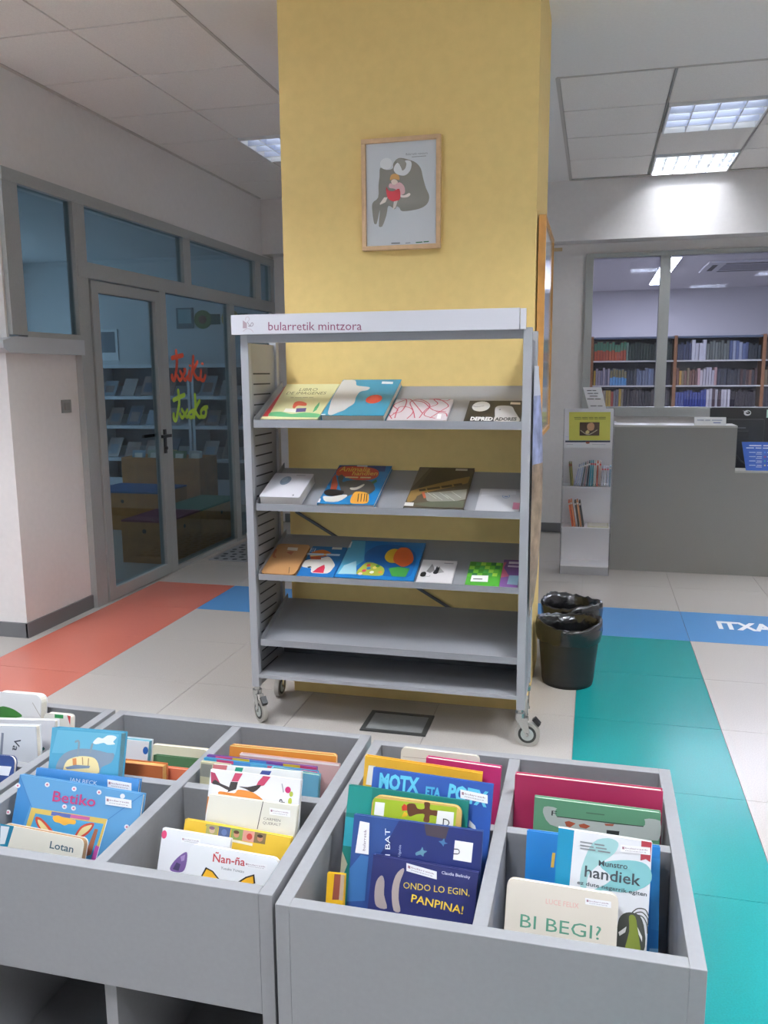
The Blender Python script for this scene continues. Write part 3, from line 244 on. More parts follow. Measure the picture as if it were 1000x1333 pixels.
 ('picture_book','wide blue book with globe and orange yellow flower','picture books displayed on the rack',[-1.0177,3.2042,0.6496],[1,0,0],[0.0,0.9361,0.3517],0.3318,0.2896,0.012,'1c78bc','e8e4da',0,[('P','5cb0d0',[(0.0,0.2858),(0.0627,0.2856),(0.095,0.1302),(0.0366,0.0229),(0.0032,0.0233)]),('P','a8d4e0',[(0.0186,0.0882),(0.062,0.1274),(0.0881,0.0275),(0.0097,0.0239)]),('P','145a9c',[(0.0864,0.1776),(0.1204,0.2483),(0.1849,0.266),(0.2637,0.2473),(0.3098,0.1841),(0.3173,0.0798),(0.3028,0.0246),(0.2063,0.0247),(0.1261,0.0859)]),('P','3c8a3c',[(0.2128,0.082),(0.2488,0.0967),(0.3023,0.0899),(0.2958,0.0273),(0.2385,0.0254)]),('P','d8b030',[(0.1755,0.1729),(0.1825,0.2161),(0.2056,0.234),(0.2369,0.2144),(0.2487,0.1433),(0.2168,0.123),(0.1901,0.1383)]),('P','d8602c',[(0.215,0.2065),(0.2305,0.2446),(0.265,0.2412),(0.2956,0.1889),(0.3028,0.1362),(0.2745,0.0989),(0.2374,0.1189),(0.2169,0.1525)]),('P','c83c3c',[(0.0832,0.059),(0.1001,0.0837),(0.1029,0.047)]),('P','a8b040',[(0.0918,0.0771),(0.1111,0.1198),(0.1531,0.1116),(0.1935,0.0803),(0.1987,0.0296),(0.1414,0.0244),(0.0873,0.0309)]),('E','d04830',0.1233,0.0973,0.0091,0.0103),('E','e8d070',0.1535,0.0825,0.0091,0.0102),('E','c83c50',0.1138,0.056,0.009,0.0101),('E','f0ece0',0.1487,0.0477,0.009,0.01),('E','48903c',0.1637,0.095,0.0091,0.0103),('E','d89040',0.184,0.0509,0.009,0.01),('E','3c78b0',0.129,0.0746,0.0091,0.0102),('E','e0c8c0',0.1034,0.0323,0.009,0.01),('P','e8eaec',[(0.0,0.2721),(0.0053,0.2773),(0.0096,0.2269),(0.0,0.2254)])]),
 ('picture_book','small square white book with black cat drawing','picture books displayed on the rack',[-0.6743,3.2049,0.6477],[1,0,0],[0.0,0.9361,0.3517],0.1443,0.1635,0.01,'dad6d6','e8e4da',0,[('P','1c1c1e',[(0.0085,0.0498),(0.0112,0.0691),(0.025,0.0737),(0.0321,0.0597),(0.0274,0.0404),(0.0137,0.0391)]),('P','24242a',[(0.058,0.0677),(0.0638,0.0964),(0.0662,0.1195),(0.0726,0.1086),(0.0776,0.117),(0.0812,0.081),(0.073,0.0623)]),('P','908c8c',[(0.029,0.0763),(0.0441,0.1349),(0.0545,0.1127),(0.0626,0.085),(0.0468,0.0667)]),('P','a09c9c',[(0.0808,0.1093),(0.1034,0.0773),(0.0784,0.0673)]),('S','2a2a2e',0.0019,[(0.027,0.0425),(0.0449,0.042),(0.0503,0.0469)]),('T','~1','808084',0.0927,0.1414,0.0388,0.0068,-0.0331,0)]),
 ('picture_book','green checked book with white label on the third shelf','picture books displayed on the rack',[-0.4759,3.2056,0.6458],[1,0,0],[0.0,0.9361,0.3517],0.1346,0.1685,0.008,'4c9c34','e8e4da',0,[('P','3c8a2c',[(0.005,0.1632),(0.0253,0.1638),(0.0253,0.1397),(0.0051,0.1391)]),('P','48a050',[(0.0257,0.165),(0.046,0.1656),(0.0459,0.1415),(0.0258,0.1409)]),('P','98c848',[(0.0465,0.1668),(0.0667,0.1674),(0.0664,0.1433),(0.0464,0.1426)]),('P','5cac34',[(0.0672,0.1685),(0.0873,0.1685),(0.087,0.145),(0.0669,0.1444)]),('P','2a7a48',[(0.0878,0.1685),(0.1079,0.1685),(0.1075,0.1468),(0.0875,0.1462)]),('P','7cbc3c',[(0.1084,0.1685),(0.1285,0.1685),(0.1279,0.1486),(0.1079,0.148)]),('P','7cbc3c',[(0.0031,0.1354),(0.0232,0.1361),(0.0233,0.1122),(0.0032,0.1116)]),('P','3c8a2c',[(0.0237,0.1372),(0.0438,0.1379),(0.0437,0.114),(0.0237,0.1134)]),('P','48a050',[(0.0443,0.139),(0.0644,0.1396),(0.0642,0.1158),(0.0442,0.1152)]),('P','98c848',[(0.0649,0.1408),(0.0849,0.1414),(0.0846,0.1176),(0.0646,0.117)]),('P','5cac34',[(0.0854,0.1426),(0.1054,0.1432),(0.1049,0.1194),(0.085,0.1188)]),('P','2a7a48',[(0.1058,0.1444),(0.1258,0.145),(0.1252,0.1212),(0.1054,0.1206)]),('P','2a7a48',[(0.0012,0.108),(0.0212,0.1087),(0.0213,0.0851),(0.0014,0.0845)]),('P','7cbc3c',[(0.0217,0.1098),(0.0417,0.1105),(0.0416,0.087),(0.0217,0.0863)]),('P','3c8a2c',[(0.0422,0.1116),(0.0621,0.1123),(0.0619,0.0888),(0.0421,0.0881)]),('P','48a050',[(0.0626,0.1134),(0.0825,0.1141),(0.0822,0.0906),(0.0624,0.0899)]),('P','98c848',[(0.083,0.1152),(0.1028,0.1159),(0.1024,0.0924),(0.0827,0.0918)]),('P','5cac34',[(0.1033,0.117),(0.1231,0.1177),(0.1226,0.0942),(0.1029,0.0936)]),('P','5cac34',[(0.0,0.0809),(0.0193,0.0816),(0.0193,0.0584),(0.0,0.0577)]),('P','2a7a48',[(0.0197,0.0828),(0.0396,0.0834),(0.0395,0.0602),(0.0198,0.0595)]),('P','7cbc3c',[(0.0401,0.0846),(0.0599,0.0853),(0.0597,0.0621),(0.04,0.0614)]),('P','3c8a2c',[(0.0603,0.0864),(0.0801,0.0871),(0.0798,0.0639),(0.0602,0.0632)]),('P','48a050',[(0.0806,0.0882),(0.1003,0.0889),(0.0999,0.0657),(0.0803,0.065)]),('P','98c848',[(0.1008,0.0901),(0.1205,0.0907),(0.12,0.0676),(0.1004,0.0669)]),('P','f0f0ec',[(0.0193,0.0672),(0.0857,0.071),(0.0881,0.0256),(0.0192,0.0235)]),('T','~1','404040',0.0281,0.0395,0.0368,0.0097,0.0328,0)]),
 ('picture_book','purple and pink book beside the green checked book','picture books displayed on the rack',[-0.3404,3.2063,0.644],[1,0,0],[0.0,0.9361,0.3517],0.0704,0.1985,0.006,'7a5490','e8e4da',0,[('P','c06078',[(0.0,0.1773),(0.0131,0.1786),(0.0047,0.138),(0.0322,0.0792),(0.0,0.0654)]),('P','8fb0c0',[(0.0317,0.0847),(0.0704,0.0855),(0.0704,0.0194),(0.0287,0.0228)]),('T','~1','d8c8e0',0.0196,0.1449,0.0466,0.0202,-0.0336,0),('P','d8d0dc',[(0.0219,0.1851),(0.0687,0.1857),(0.0689,0.1697),(0.0217,0.1679)])]),
]
PRINT = {
 'poster': [('P','8d8a80',[(0.0736,0.3297),(0.0999,0.3199),(0.1263,0.3237),(0.1293,0.3423),(0.1439,0.3591),(0.1643,0.3626),(0.1989,0.3523),(0.2249,0.3399),(0.245,0.3162),(0.2547,0.2781),(0.2662,0.2398),(0.2795,0.2095),(0.2767,0.1854),(0.2594,0.1674),(0.2246,0.1567),(0.1675,0.1531),(0.1547,0.1675),(0.143,0.1735),(0.1341,0.1631),(0.1077,0.1781),(0.0986,0.1402),(0.0805,0.097),(0.0656,0.0989),(0.071,0.1636),(0.0568,0.1092),(0.0455,0.1109),(0.0382,0.1598),(0.0398,0.1927),(0.0637,0.2133),(0.0659,0.2623),(0.0703,0.2947)]),('E','e6e8ea',0.0989,0.3443,0.0257,0.0226),('P','e4e6e8',[(0.1309,0.3207),(0.138,0.338),(0.1508,0.3447),(0.1641,0.3213),(0.1681,0.313),(0.1798,0.3214),(0.1845,0.3388),(0.1787,0.3515),(0.2018,0.3484),(0.2064,0.332),(0.1988,0.3084),(0.1785,0.2935),(0.1553,0.296),(0.1378,0.3057)]),('P','a09c94',[(0.1381,0.3552),(0.1556,0.3605),(0.1758,0.3527),(0.1833,0.3362),(0.1774,0.3204),(0.1681,0.314),(0.1612,0.3322),(0.1468,0.3466)]),('P','dca868',[(0.1154,0.2784),(0.1191,0.2971),(0.1349,0.3026),(0.1523,0.2951),(0.1552,0.2776),(0.1435,0.2794),(0.1319,0.2828)]),('P','f0dcd0',[(0.1201,0.2754),(0.1318,0.2812),(0.1435,0.2767),(0.1481,0.2656),(0.1317,0.2585),(0.123,0.2644)]),('P','e4b8bc',[(0.113,0.265),(0.123,0.2644),(0.1317,0.2574),(0.1551,0.2679),(0.1755,0.2505),(0.1771,0.2233),(0.1549,0.2192),(0.1375,0.2419),(0.1111,0.2488)]),('P','f0e4de',[(0.1549,0.2192),(0.1753,0.2153),(0.1957,0.2234),(0.2015,0.2166),(0.1899,0.2075),(0.1636,0.2078)]),('P','cc3c44',[(0.0994,0.2522),(0.1093,0.2381),(0.1286,0.2342),(0.155,0.2419),(0.1578,0.2027),(0.1372,0.1929),(0.1167,0.1984),(0.1021,0.2167)]),('P','f0e8e0',[(0.0903,0.2119),(0.105,0.2111),(0.096,0.1924),(0.0723,0.1828),(0.0712,0.1883)]),('P','f0e8e0',[(0.1313,0.1933),(0.149,0.1967),(0.1383,0.1683),(0.1265,0.1607)]),('T','Bularretik mintzora','8a8f94',0.1834,0.3709,0.0902,0.0085,-0.0075,0),('T','~1','a0a4a8',0.2076,0.3613,0.0603,0.0048,0.0048,0),('T','~1','70757a',0.1197,0.0244,0.0372,0.0078,-0.0132,0),('T','~1','90959a',0.1805,0.0235,0.0206,0.0055,0.0375,0),('T','~2','3c7a50',0.2245,0.0232,0.0553,0.0066,0.0362,2)],
 'header': [('T','bularretik mintzora','8a4a68',0.1575,0.0091,0.3807,0.0325,-0.0165,0),('P','b09aa4',[(0.051,0.0497),(0.0675,0.0386),(0.0675,0.0191),(0.0499,0.0187)]),('S','8a808a',0.0023,[(0.0703,0.0421),(0.0815,0.0277),(0.0913,0.0275),(0.0947,0.0356),(0.0886,0.0393),(0.0803,0.0259),(0.0737,0.0278)]),('S','b8a8b0',0.002,[(0.0628,0.0494),(0.0651,0.06),(0.0749,0.0616),(0.0797,0.0526),(0.0724,0.0446)]),('S','b8a8b0',0.002,[(0.0514,0.0069),(0.0655,0.0162),(0.0811,0.0152),(0.0906,0.0079),(0.0943,0.0025)])],
 'vinyl': [('S','e8502c',0.0356,[(0.1609,0.6531),(0.1661,0.5753),(0.1458,0.5),(0.1145,0.4431),(0.0832,0.4478),(0.0791,0.4702)]),('S','e8502c',0.0349,[(0.0921,0.6011),(0.2626,0.6251)]),('S','e8502c',0.0293,[(0.1621,0.4699),(0.2045,0.4362),(0.2945,0.5078),(0.2785,0.5154)]),('S','e8502c',0.0297,[(0.211,0.5031),(0.2777,0.4386),(0.3239,0.4614)]),('S','e8502c',0.031,[(0.3586,0.5032),(0.3394,0.4459),(0.3801,0.4409)]),('E','e8502c',0.3766,0.5467,0.0207,0.0093),('S','e8502c',0.0352,[(0.4387,0.616),(0.4166,0.5314),(0.3798,0.4377)]),('S','e8502c',0.0323,[(0.5055,0.5761),(0.4314,0.5033),(0.4965,0.4446),(0.5513,0.4522)]),('S','e8502c',0.0329,[(0.5639,0.5081),(0.5506,0.4442),(0.6044,0.4325),(0.6373,0.4678)]),('E','e8502c',0.591,0.5643,0.0257,0.0112),('S','b8dc3c',0.0359,[(0.1639,0.3563),(0.172,0.2723),(0.1417,0.1972),(0.1102,0.1408),(0.0787,0.1471),(0.0758,0.1821)]),('S','b8dc3c',0.0351,[(0.0865,0.2903),(0.2598,0.3234)]),('S','b8dc3c',0.0296,[(0.1728,0.1804),(0.2161,0.1505),(0.299,0.2056)]),('S','b8dc3c',0.0299,[(0.2089,0.2126),(0.2836,0.1517),(0.3199,0.1734)]),('S','b8dc3c',0.0314,[(0.3772,0.1944),(0.3274,0.1809),(0.3314,0.1508),(0.3798,0.1484),(0.3971,0.1824),(0.3772,0.1944),(0.427,0.2001)]),('S','b8dc3c',0.0354,[(0.4383,0.3188),(0.4371,0.2315),(0.4076,0.1453)]),('S','b8dc3c',0.0326,[(0.5122,0.2688),(0.434,0.1998),(0.4929,0.141),(0.5407,0.1466)]),('S','b8dc3c',0.0333,[(0.5834,0.2096),(0.5336,0.1874),(0.5404,0.1434),(0.6032,0.1435),(0.6227,0.1916),(0.5834,0.2096),(0.6474,0.2152)])],
 'stand': [('P','d4d060',[(0.0361,0.1892),(0.3275,0.1903),(0.3306,-0.0133),(0.0407,-0.0168)]),('T','~5','7a7a38',0.0729,0.1469,0.2218,0.0081,0.0111,0),('T','~5','7a7a38',0.0763,0.1369,0.2188,0.0069,0.0115,0),('P','4a382c',[(0.1137,0.1159),(0.2536,0.1168),(0.2538,0.0202),(0.1148,0.0187)]),('P','c89c78',[(0.172,0.1038),(0.2021,0.1133),(0.218,0.0916),(0.2099,0.0603),(0.1796,0.0569),(0.1667,0.0787)]),('P','d8c88c',[(0.1555,0.0473),(0.1703,0.0612),(0.186,0.0476),(0.1774,0.0319),(0.159,0.0336)]),('S','b8b09c',0.0061,[(0.1216,0.0564),(0.1622,0.0298),(0.1926,0.032),(0.2373,0.0606)]),('P','40485c',[(0.0148,-0.0184),(0.3324,-0.0146),(0.3317,-0.0271),(0.0139,-0.031)]),('P','a05c50',[(0.1578,-0.0248),(0.1895,-0.0244),(0.1857,-0.0371),(0.1735,-0.0404),(0.163,-0.0374)]),('S','a0a4b0',0.0025,[(0.023,-0.0455),(0.0693,-0.0461)]),('S','a0a4b0',0.0024,[(0.2072,-0.0431),(0.2984,-0.0438)]),('S','c0c4e0',0.0031,[(0.0153,0.0082),(0.0388,0.0084)])],
 'floor': [('T','ITXA','eef0f4',0.7445,5.0111,0.3039,0.1454,-0.0216,2)],
 'bluesign': [],
}
# ================================================================ SETTING
PLASTER = mat('ece9e6', .9, grain=.02, scale=60); WALLW = mat('dedad8', .85, grain=.02, scale=30)
CEILT = mat('efebe6', .9, grain=.05, scale=160, bump=.08); TBAR = mat('b8b3ae', .6)
ALU = mat('a6a8a6', .42, .25, grain=.03, scale=80); DARKBASE = mat('6c6c6e', .5)
XW = -3.072; CZ = 3.09; YB = 7.65; YW = 7.86
# ---- floor: sheet of joints with a tile for every square
FX = [-2.43+.5975*k for k in range(-2, 9)]; FY = [4.73+.6*k for k in range(-7, 6)]
fl = struct(boxobj('floor', mat('8e8880', .6), (-5.2, 4.2, -2.2, 7.95, -.12, -.004)), 'pale speckled tiled floor with coloured tile strips')
def speck(h, rough=.22): return mat(h, rough, grain=.09, scale=220, spec=.5)
TB, TR_, TBL, TT = speck('bcb6b0'), speck('c8705f'), speck('5790c8'), speck('188a8a')
tile_me = {}
def tile(x0, x1, y0, y1, m):
    k = (round(x1-x0, 3), round(y1-y0, 3), m.name)
    if k not in tile_me:
        g = .0012; o = MB().box(g, x1-x0-g, g, y1-y0-g, -.012, 0).build('tile', m, fl, loc=(x0, y0, 0)); tile_me[k] = o.data
    else: link('tile', tile_me[k], fl, (x0, y0, 0))
for i in range(len(FX)-1):
    for j in range(len(FY)-1):
        x0, x1, y0, y1 = FX[i], FX[i+1], FY[j], FY[j+1]
        if y0 > 7.9: continue
        xm, ym = (x0+x1)/2, (y0+y1)/2
        m = TB
        if 4.7 < ym < 5.33 and xm > -2.43: m = TBL
        elif -.04 < xm < .56 and ym < 4.7: m = TT
        elif -3.03 < xm < -2.43 and ym < 5.33: m = TR_
        tile(x0, x1, y0, min(y1, 7.86), m)
struct(printed('trim_3', PRINT['floor'], lambda a, b, l: (a, b, l), rough=.3, step=.0003), 'white capital letters printed on the blue floor strip')
# ---- ceiling
ce = struct(MB().box(-5.2, 4.2, -2.2, 7.95, CZ+.12, CZ+.2).build('ceiling', PLASTER), 'suspended ceiling with square tiles and plaster borders')
for b in ((-5.2, -3.08, -2.2, 4.0), (-1.83, -.25, -2.2, 7.65), (-.25, 4.2, -2.2, 5.055), (-3.08, -1.83, 7.6, 7.65)):
    boxobj('plaster_border', PLASTER, (*b, CZ-.006, CZ+.12), ce)
CY = [5.055+.636*k for k in range(-11, 5)]; CXL = [-3.08, -2.462, -1.835]; CXR = [-.25+.625*k for k in range(0, 8)]
for y in CY[4:]: boxobj('grid_rail', TBAR, (CXL[0], CXL[2], y-.006, y+.006, CZ+.006, CZ+.02), ce)
for y in CY[11:]: boxobj('grid_rail', TBAR, (CXR[0], CXR[5], y-.006, y+.006, CZ+.006, CZ+.02), ce)
for x in CXL: boxobj('grid_rail', TBAR, (x-.006, x+.006, CY[4], CY[-1], CZ+.0055, CZ+.02), ce)
for x in CXR[:6]: boxobj('grid_rail', TBAR, (x-.006, x+.006, CY[11], CY[-1], CZ+.0055, CZ+.02), ce)
for b in ((-.262, 4.2, 5.040, 5.058), (-.268, -.248, 5.055, 7.63), (-1.842, -1.825, -2.2, 7.6), (-3.085, -3.06, 3.99, 7.6), (-.262, 4.2, 7.605, 7.65)): boxobj('edge_trim', mat('c6c1bb', .6), (*b, CZ-.010, CZ-.004), ce)
def ctile(x0, x1, y0, y1, c={}):
    k = (round(x1-x0, 2), round(y1-y0, 2)); g = .006
    if k not in c: c[k] = MB().box(g, x1-x0-g, g, y1-y0-g, -.004, .006).build('ceiling_tile', CEILT, ce, loc=(x0, y0, CZ)).data
    else: link('ceiling_tile', c[k], ce, (x0, y0, CZ))
LIT, OFF = 1, 0
def luminaire(x0, y0, w, d, lit, label, n=6, drop=0, power=1.0):
    t = thing('ceiling_light', label, 'ceiling light', (x0, y0, CZ-drop), group='louvred ceiling lights')
    white = mat('e6e8ea', .35); mirror = mat('c8d0e4', .3, .5) if power < .05 else mat('45494f', .4) if power < .5 else mat('e4e8ee', .15, .9)
    MB().box(0, w, 0, .012, -.02, .09).box(0, w, d-.012, d, -.02, .09).box(0, .012, .012, d-.012, -.02, .09).box(w-.012, w, .012, d-.012, -.02, .09).build('frame', white, t)
    boxobj('reflector', white if lit else mat('e4e8f4', .3, .2), (.012, w-.012, .012, d-.012, .08, .09), t)
    for k in range(4):
        y = d*(k+.5)/4
        MB().cyl((.03, y, .05), (w-.03, y, .05), .013, n=10).build('tube', mat('f4f8ff', .5, emit=TUBE*power) if lit else mat('d8dce8', .3), t, smooth=True)
    bl = MB().box(-.0015, .0015, .012, d-.012, -.018, .02); bl.i = 1; bl.box(-.003, .003, .012, d-.012, -.021, -.018); me = None
    for k in range(1, n):
        if me is None: me = bl.build('louvre_blade', [mirror, white], t, loc=(w*k/n, 0, 0)).data
        else: link('louvre_blade', me, t, (w*k/n, 0, 0))
    me = None
    for k in range(1, 4):
        if me is None: rl = MB().box(.012, w-.012, -.0015, .0015, -.018, .03); rl.i = 1; rl.box(.012, w-.012, -.003, .003, -.021, -.018); me = rl.build('louvre_rail', [mirror, white], t, loc=(0, d*k/4, 0)).data
        else: link('louvre_rail', me, t, (0, d*k/4, 0))
    return t
for j in range(len(CY)-1):
    for i in range(2):
        if CY[j] > 1.2 and not (i == 1 and abs(CY[j]-5.691) < .01) and not (i == 1 and abs(CY[j]-1.875) < .01): ctile(CXL[i], CXL[i+1], CY[j], CY[j+1])
    for i in range(5):
        if CY[j] > 5 and not (i == 1 and (abs(CY[j]-5.691) < .01 or abs(CY[j]-6.963) < .01)): ctile(CXR[i], CXR[i+1], CY[j], CY[j+1])
luminaire(-2.454, 5.70, .608, .618, LIT, 'dim bluish louvred ceiling light left of the yellow pillar', 4, power=.006)
luminaire(.385, 5.70, .60, .62, LIT, 'dim bluish louvre light, nearer of two by the window wall', 4, power=.007)
luminaire(.385, 6.975, .60, .612, LIT, 'lit louvred light close to the wall above the library window', 7, power=.2)
# ---- walls
wl = struct(MB().box(-3.30, -3.085, 3.97, YB+.3, 2.545, CZ+.1).box(-5.2, -3.30, 3.97, 4.15, 1.60, CZ+.1).box(-3.30, -3.085, 3.97, 3.99, 1.66, 2.545).build('wall_left', WALLW), 'pale wall above and beside the glazed partition')
struct(MB().box(-5.2, -3.10, 3.97, 4.62, 0, 1.60).build('wall_left_low', WALLW), 'low white wall block in front of the glass door')
sill = struct(MB().prism([(3.90, 1.625), (3.90, 1.665), (4.0, 1.69), (4.64, 1.69), (4.64, 1.60), (3.95, 1.60)], -5.2, -3.055, 'x').build('trim_1', mat('b8bcc0', .4)), 'light grey sill capping the low white wall')
struct(MB().box(-5.2, -3.088, 3.955, 3.97, 0, .085).box(-3.10, -3.085, 3.955, 4.63, 0, .085).build('baseboard_left', DARKBASE), 'grey baseboard around the low white wall')
WB = struct(MB().box(-3.084, 4.2, YB, YB+.21, 2.59, CZ+.1).box(-3.05, -.11, YW, YW+.15, 0, 3.1).box(-.11, 4.2, YW, YW+.15, 0, 1.08).box(-.11, 4.2, YW, YW+.15, 2.50, 3.1).build('wall_back', WALLW), 'pale wall with a deep lintel above the library window')
struct(boxobj('baseboard_back', DARKBASE, (-3.0, -.2, YW-.015, YW, 0, .085)), 'grey baseboard under the back wall')
struct(boxobj('wall_right', WALLW, (4.2, 4.3, -2.2, 8.0, 0, CZ+.1)), 'pale wall to the right beyond the photograph')
struct(MB().box(-5.2, 4.3, -2.3, -2.2, 0, .8).box(-5.2, 4.3, -2.3, -2.2, 2.6, CZ+.1).box(-5.2, -4.2, -2.3, -2.2, .8, 2.6).box(-2.2, 4.3, -2.3, -2.2, .8, 2.6).build('wall_front', WALLW), 'pale wall with an added window opening behind the photographer')
w4 = MB()
for x in (-4.2, -3.23, -2.26): w4.box(x, x+.06, -2.28, -2.22, .8, 2.6)
w4 = struct(w4.box(-4.2, -2.2, -2.28, -2.22, .8, .86).box(-4.2, -2.2, -2.28, -2.22, 2.54, 2.6).build('added_window_4', ALU), 'added unseen window giving daylight from behind the photographer')  # unseen window, added so daylight enters from behind the camera
for x in (-4.14, -3.17): boxobj('pane', glass('eef4f8', 1.0), (x, x+.91, -2.253, -2.247, .86, 2.54), w4)
struct(boxobj('wall_far_left', WALLW, (-5.3, -5.2, -2.3, 4.0, 0, CZ+.1)), 'pale wall far left beyond the photograph')
# pillar
pil = tag(boxobj('pillar', mat('ecce86', .75, grain=.025, scale=25), (-1.332, -.25, 3.548, 4.27, 0, CZ+.02)), 'square yellow painted pillar behind the display rack', 'pillar', kind='structure')
# ---- glazed partition
GL = glass('d0dee4', 1.3)
pt = MB()
for b in ((3.985, 8.0, 2.50, 2.565), (4.62, 7.86, 2.07, 2.165)): pt.box(XW-.05, XW+.02, *b)
for y0, y1, z0, z1 in ((3.985, 4.11, 1.70, 2.5), (4.605, 4.725, 0, 2.5), (5.60, 5.69, 0, 2.07), (6.80, 6.90, 0, 2.07), (6.0, 6.115, 2.165, 2.5), (7.40, 7.53, 2.165, 2.5), (7.78, 7.86, 0, 2.5)): pt.box(XW-.045, XW+.016, y0, y1, z0, z1)
pt.box(XW-.045, XW+.016, 4.11, 4.605, 1.69, 1.72); pt.box(XW-.045, XW+.012, 5.69, 7.78, 0, .03)
pt = struct(pt.build('window_1', ALU), 'grey aluminium glazed partition of the children room')
for y0, y1, z0, z1 in ((4.11, 4.605, 1.72, 2.5), (4.725, 6.0, 2.165, 2.5), (6.115, 7.40, 2.165, 2.5), (7.53, 7.78, 2.165, 2.5), (5.69, 6.80, .03, 2.07), (6.90, 7.78, .03, 2.07)):
    boxobj('pane', GL, (XW-.018, XW-.010, y0, y1, z0, z1), pt)
dr = MB(); 
for y0, y1, z0, z1 in ((4.735, 4.81, .01, 2.06), (5.515, 5.592, .01, 2.06), (4.81, 5.515, 1.99, 2.06), (4.81, 5.515, .01, .085)): dr.box(XW-.03, XW+.026, y0, y1, z0, z1)
dr = struct(dr.build('door_1', mat('a2a4a2', .4, .25)), 'aluminium framed glass door in the partition')
boxobj('pane', GL, (XW-.006, XW+.002, 4.81, 5.515, .085, 1.99), dr)
BLK = mat('17181a', .35)
MB().box(XW+.026, XW+.036, 5.54, 5.57, .985, 1.085).cyl((XW+.03, 5.555, 1.04), (XW+.075, 5.555, 1.04), .011).box(XW+.062, XW+.08, 5.44, 5.566, 1.029, 1.051).build('door_handle', BLK, dr)
MB().box(XW+.026, XW+.036, 5.54, 5.57, .91, .985).cyl((XW+.03, 5.555, .948), (XW+.046, 5.555, .948), .012).build('lock', BLK, dr)
MB().cyl((XW-.03, 5.555, 1.04), (XW-.075, 5.555, 1.04), .011).box(XW-.08, XW-.062, 5.42, 5.566, 1.029, 1.051).build('door_handle', BLK, dr)
for hexc, cn in (('e8502c', 'orange handwritten vinyl word on the glass partition, above the lime one'), ('b8dc3c', 'lime green handwritten vinyl word on the glass partition')):
    tag(printed('vinyl_lettering', [o for o in PRINT['vinyl'] if o[1] == hexc], lambda a, b, l: (-3.081+l*.3, 5.7+a, 1.0+b), rough=.4, step=.0003), cn, 'lettering')
# ---- library window in the back wall
wf = MB()
for x0, x1, z0, z1 in ((-.11, 4.2, 1.08, 1.165), (-.11, 4.2, 2.462, 2.50), (-.11, -.045, 1.165, 2.462), (.517, .603, 1.165, 2.462), (2.07, 2.15, 1.165, 2.462)): wf.box(x0, x1, YW-.03, YW+.06, z0, z1)
wf = struct(wf.build('window_2', ALU), 'grey framed interior window onto the book stacks')
for x0, x1 in ((-.045, .517), (.603, 2.07), (2.15, 4.2)): boxobj('pane', glass('e4e5ee', 1.2), (x0, x1, YW+.01, YW+.016, 1.165, 2.462), wf)
# ---- book stack room behind it
S2 = mat('cbc9ce', .9)
struct(boxobj('wall_stacks', S2, (-1.4, 7.0, 17.0, 17.1, 0, 3.0)), 'far wall of the book stack room')
struct(boxobj('ceiling_stacks', mat('d2d0d6', .9, grain=.03, scale=6), (-1.4, 7.0, 8.02, 17.1, 3.0, 3.08)), 'pale ceiling of the book stack room')
struct(boxobj('floor_stacks', mat('8a8682', .5), (-1.4, 7.0, 8.02, 17.1, -.1, 0)), 'floor of the book stack room')
struct(MB().box(-1.45, -1.4, 8.02, 17, 0, 3.0).box(6.9, 7.0, 8.02, 17, 0, 3.0).build('wall_stacks_side', S2), 'side walls of the book stack room')
# ---- children room behind the partition, with an unseen window added to let daylight in
w3 = struct(MB().box(-7.28, -7.22, 4.4, 9.0, .9, .96).box(-7.28, -7.22, 4.4, 9.0, 2.54, 2.6).box(-7.28, -7.22, 4.4, 4.46, .96, 2.54).box(-7.28, -7.22, 8.94, 9.0, .96, 2.54).box(-7.28, -7.22, 6.67, 6.73, .96, 2.54).build('added_window_3', ALU), 'added unseen window letting daylight into the children room')
for y0, y1 in ((4.46, 6.67), (6.73, 8.94)): boxobj('pane', glass('eef4f8', 1.0), (-7.253, -7.247, y0, y1, .96, 2.54), w3)
K1 = mat('b9bcc0', .9)
struct(MB().box(-7.2, -1.5, 9.3, 9.4, 0, 3.0).build('wall_kids_back', K1), 'wall behind the children room shelves')
struct(MB().box(-7.2, -5.2, 3.97, 4.15, 0, 3.0).box(-7.3, -7.2, 3.97, 9.4, 0, .9).box(-7.3, -7.2, 3.97, 9.4, 2.6, 3.0).box(-7.3, -7.2, 3.97, 4.4, .9, 2.6).box(-7.3, -7.2, 9.0, 9.4, .9, 2.6).build('wall_kids_side', K1), 'far side wall of the children room')
struct(MB().box(-7.2, -3.3, 4.15, 9.4, 2.85, 2.95).box(-3.3, -1.5, 8.01, 9.4, 2.85, 2.95).build('ceiling_kids', K1), 'ceiling of the children room')
struct(MB().box(-1.55, -1.5, 8.01, 9.4, 0, 2.85).build('wall_kids_end', K1), 'end wall of the children room')
struct(MB().box(-7.2, -3.10, 4.15, 9.4, -.1, -.002).box(-3.10, -1.5, 8.01, 9.4, -.1, -.002).build('floor_kids', speck('b8b4ae')), 'pale floor of the children room')
ORD = ['first', 'second', 'third', 'fourth', 'fifth', 'sixth', 'seventh', 'eighth', 'ninth', 'tenth', 'eleventh', 'twelfth', 'thirteenth', 'fourteenth', 'fifteenth', 'sixteenth', 'seventeenth']
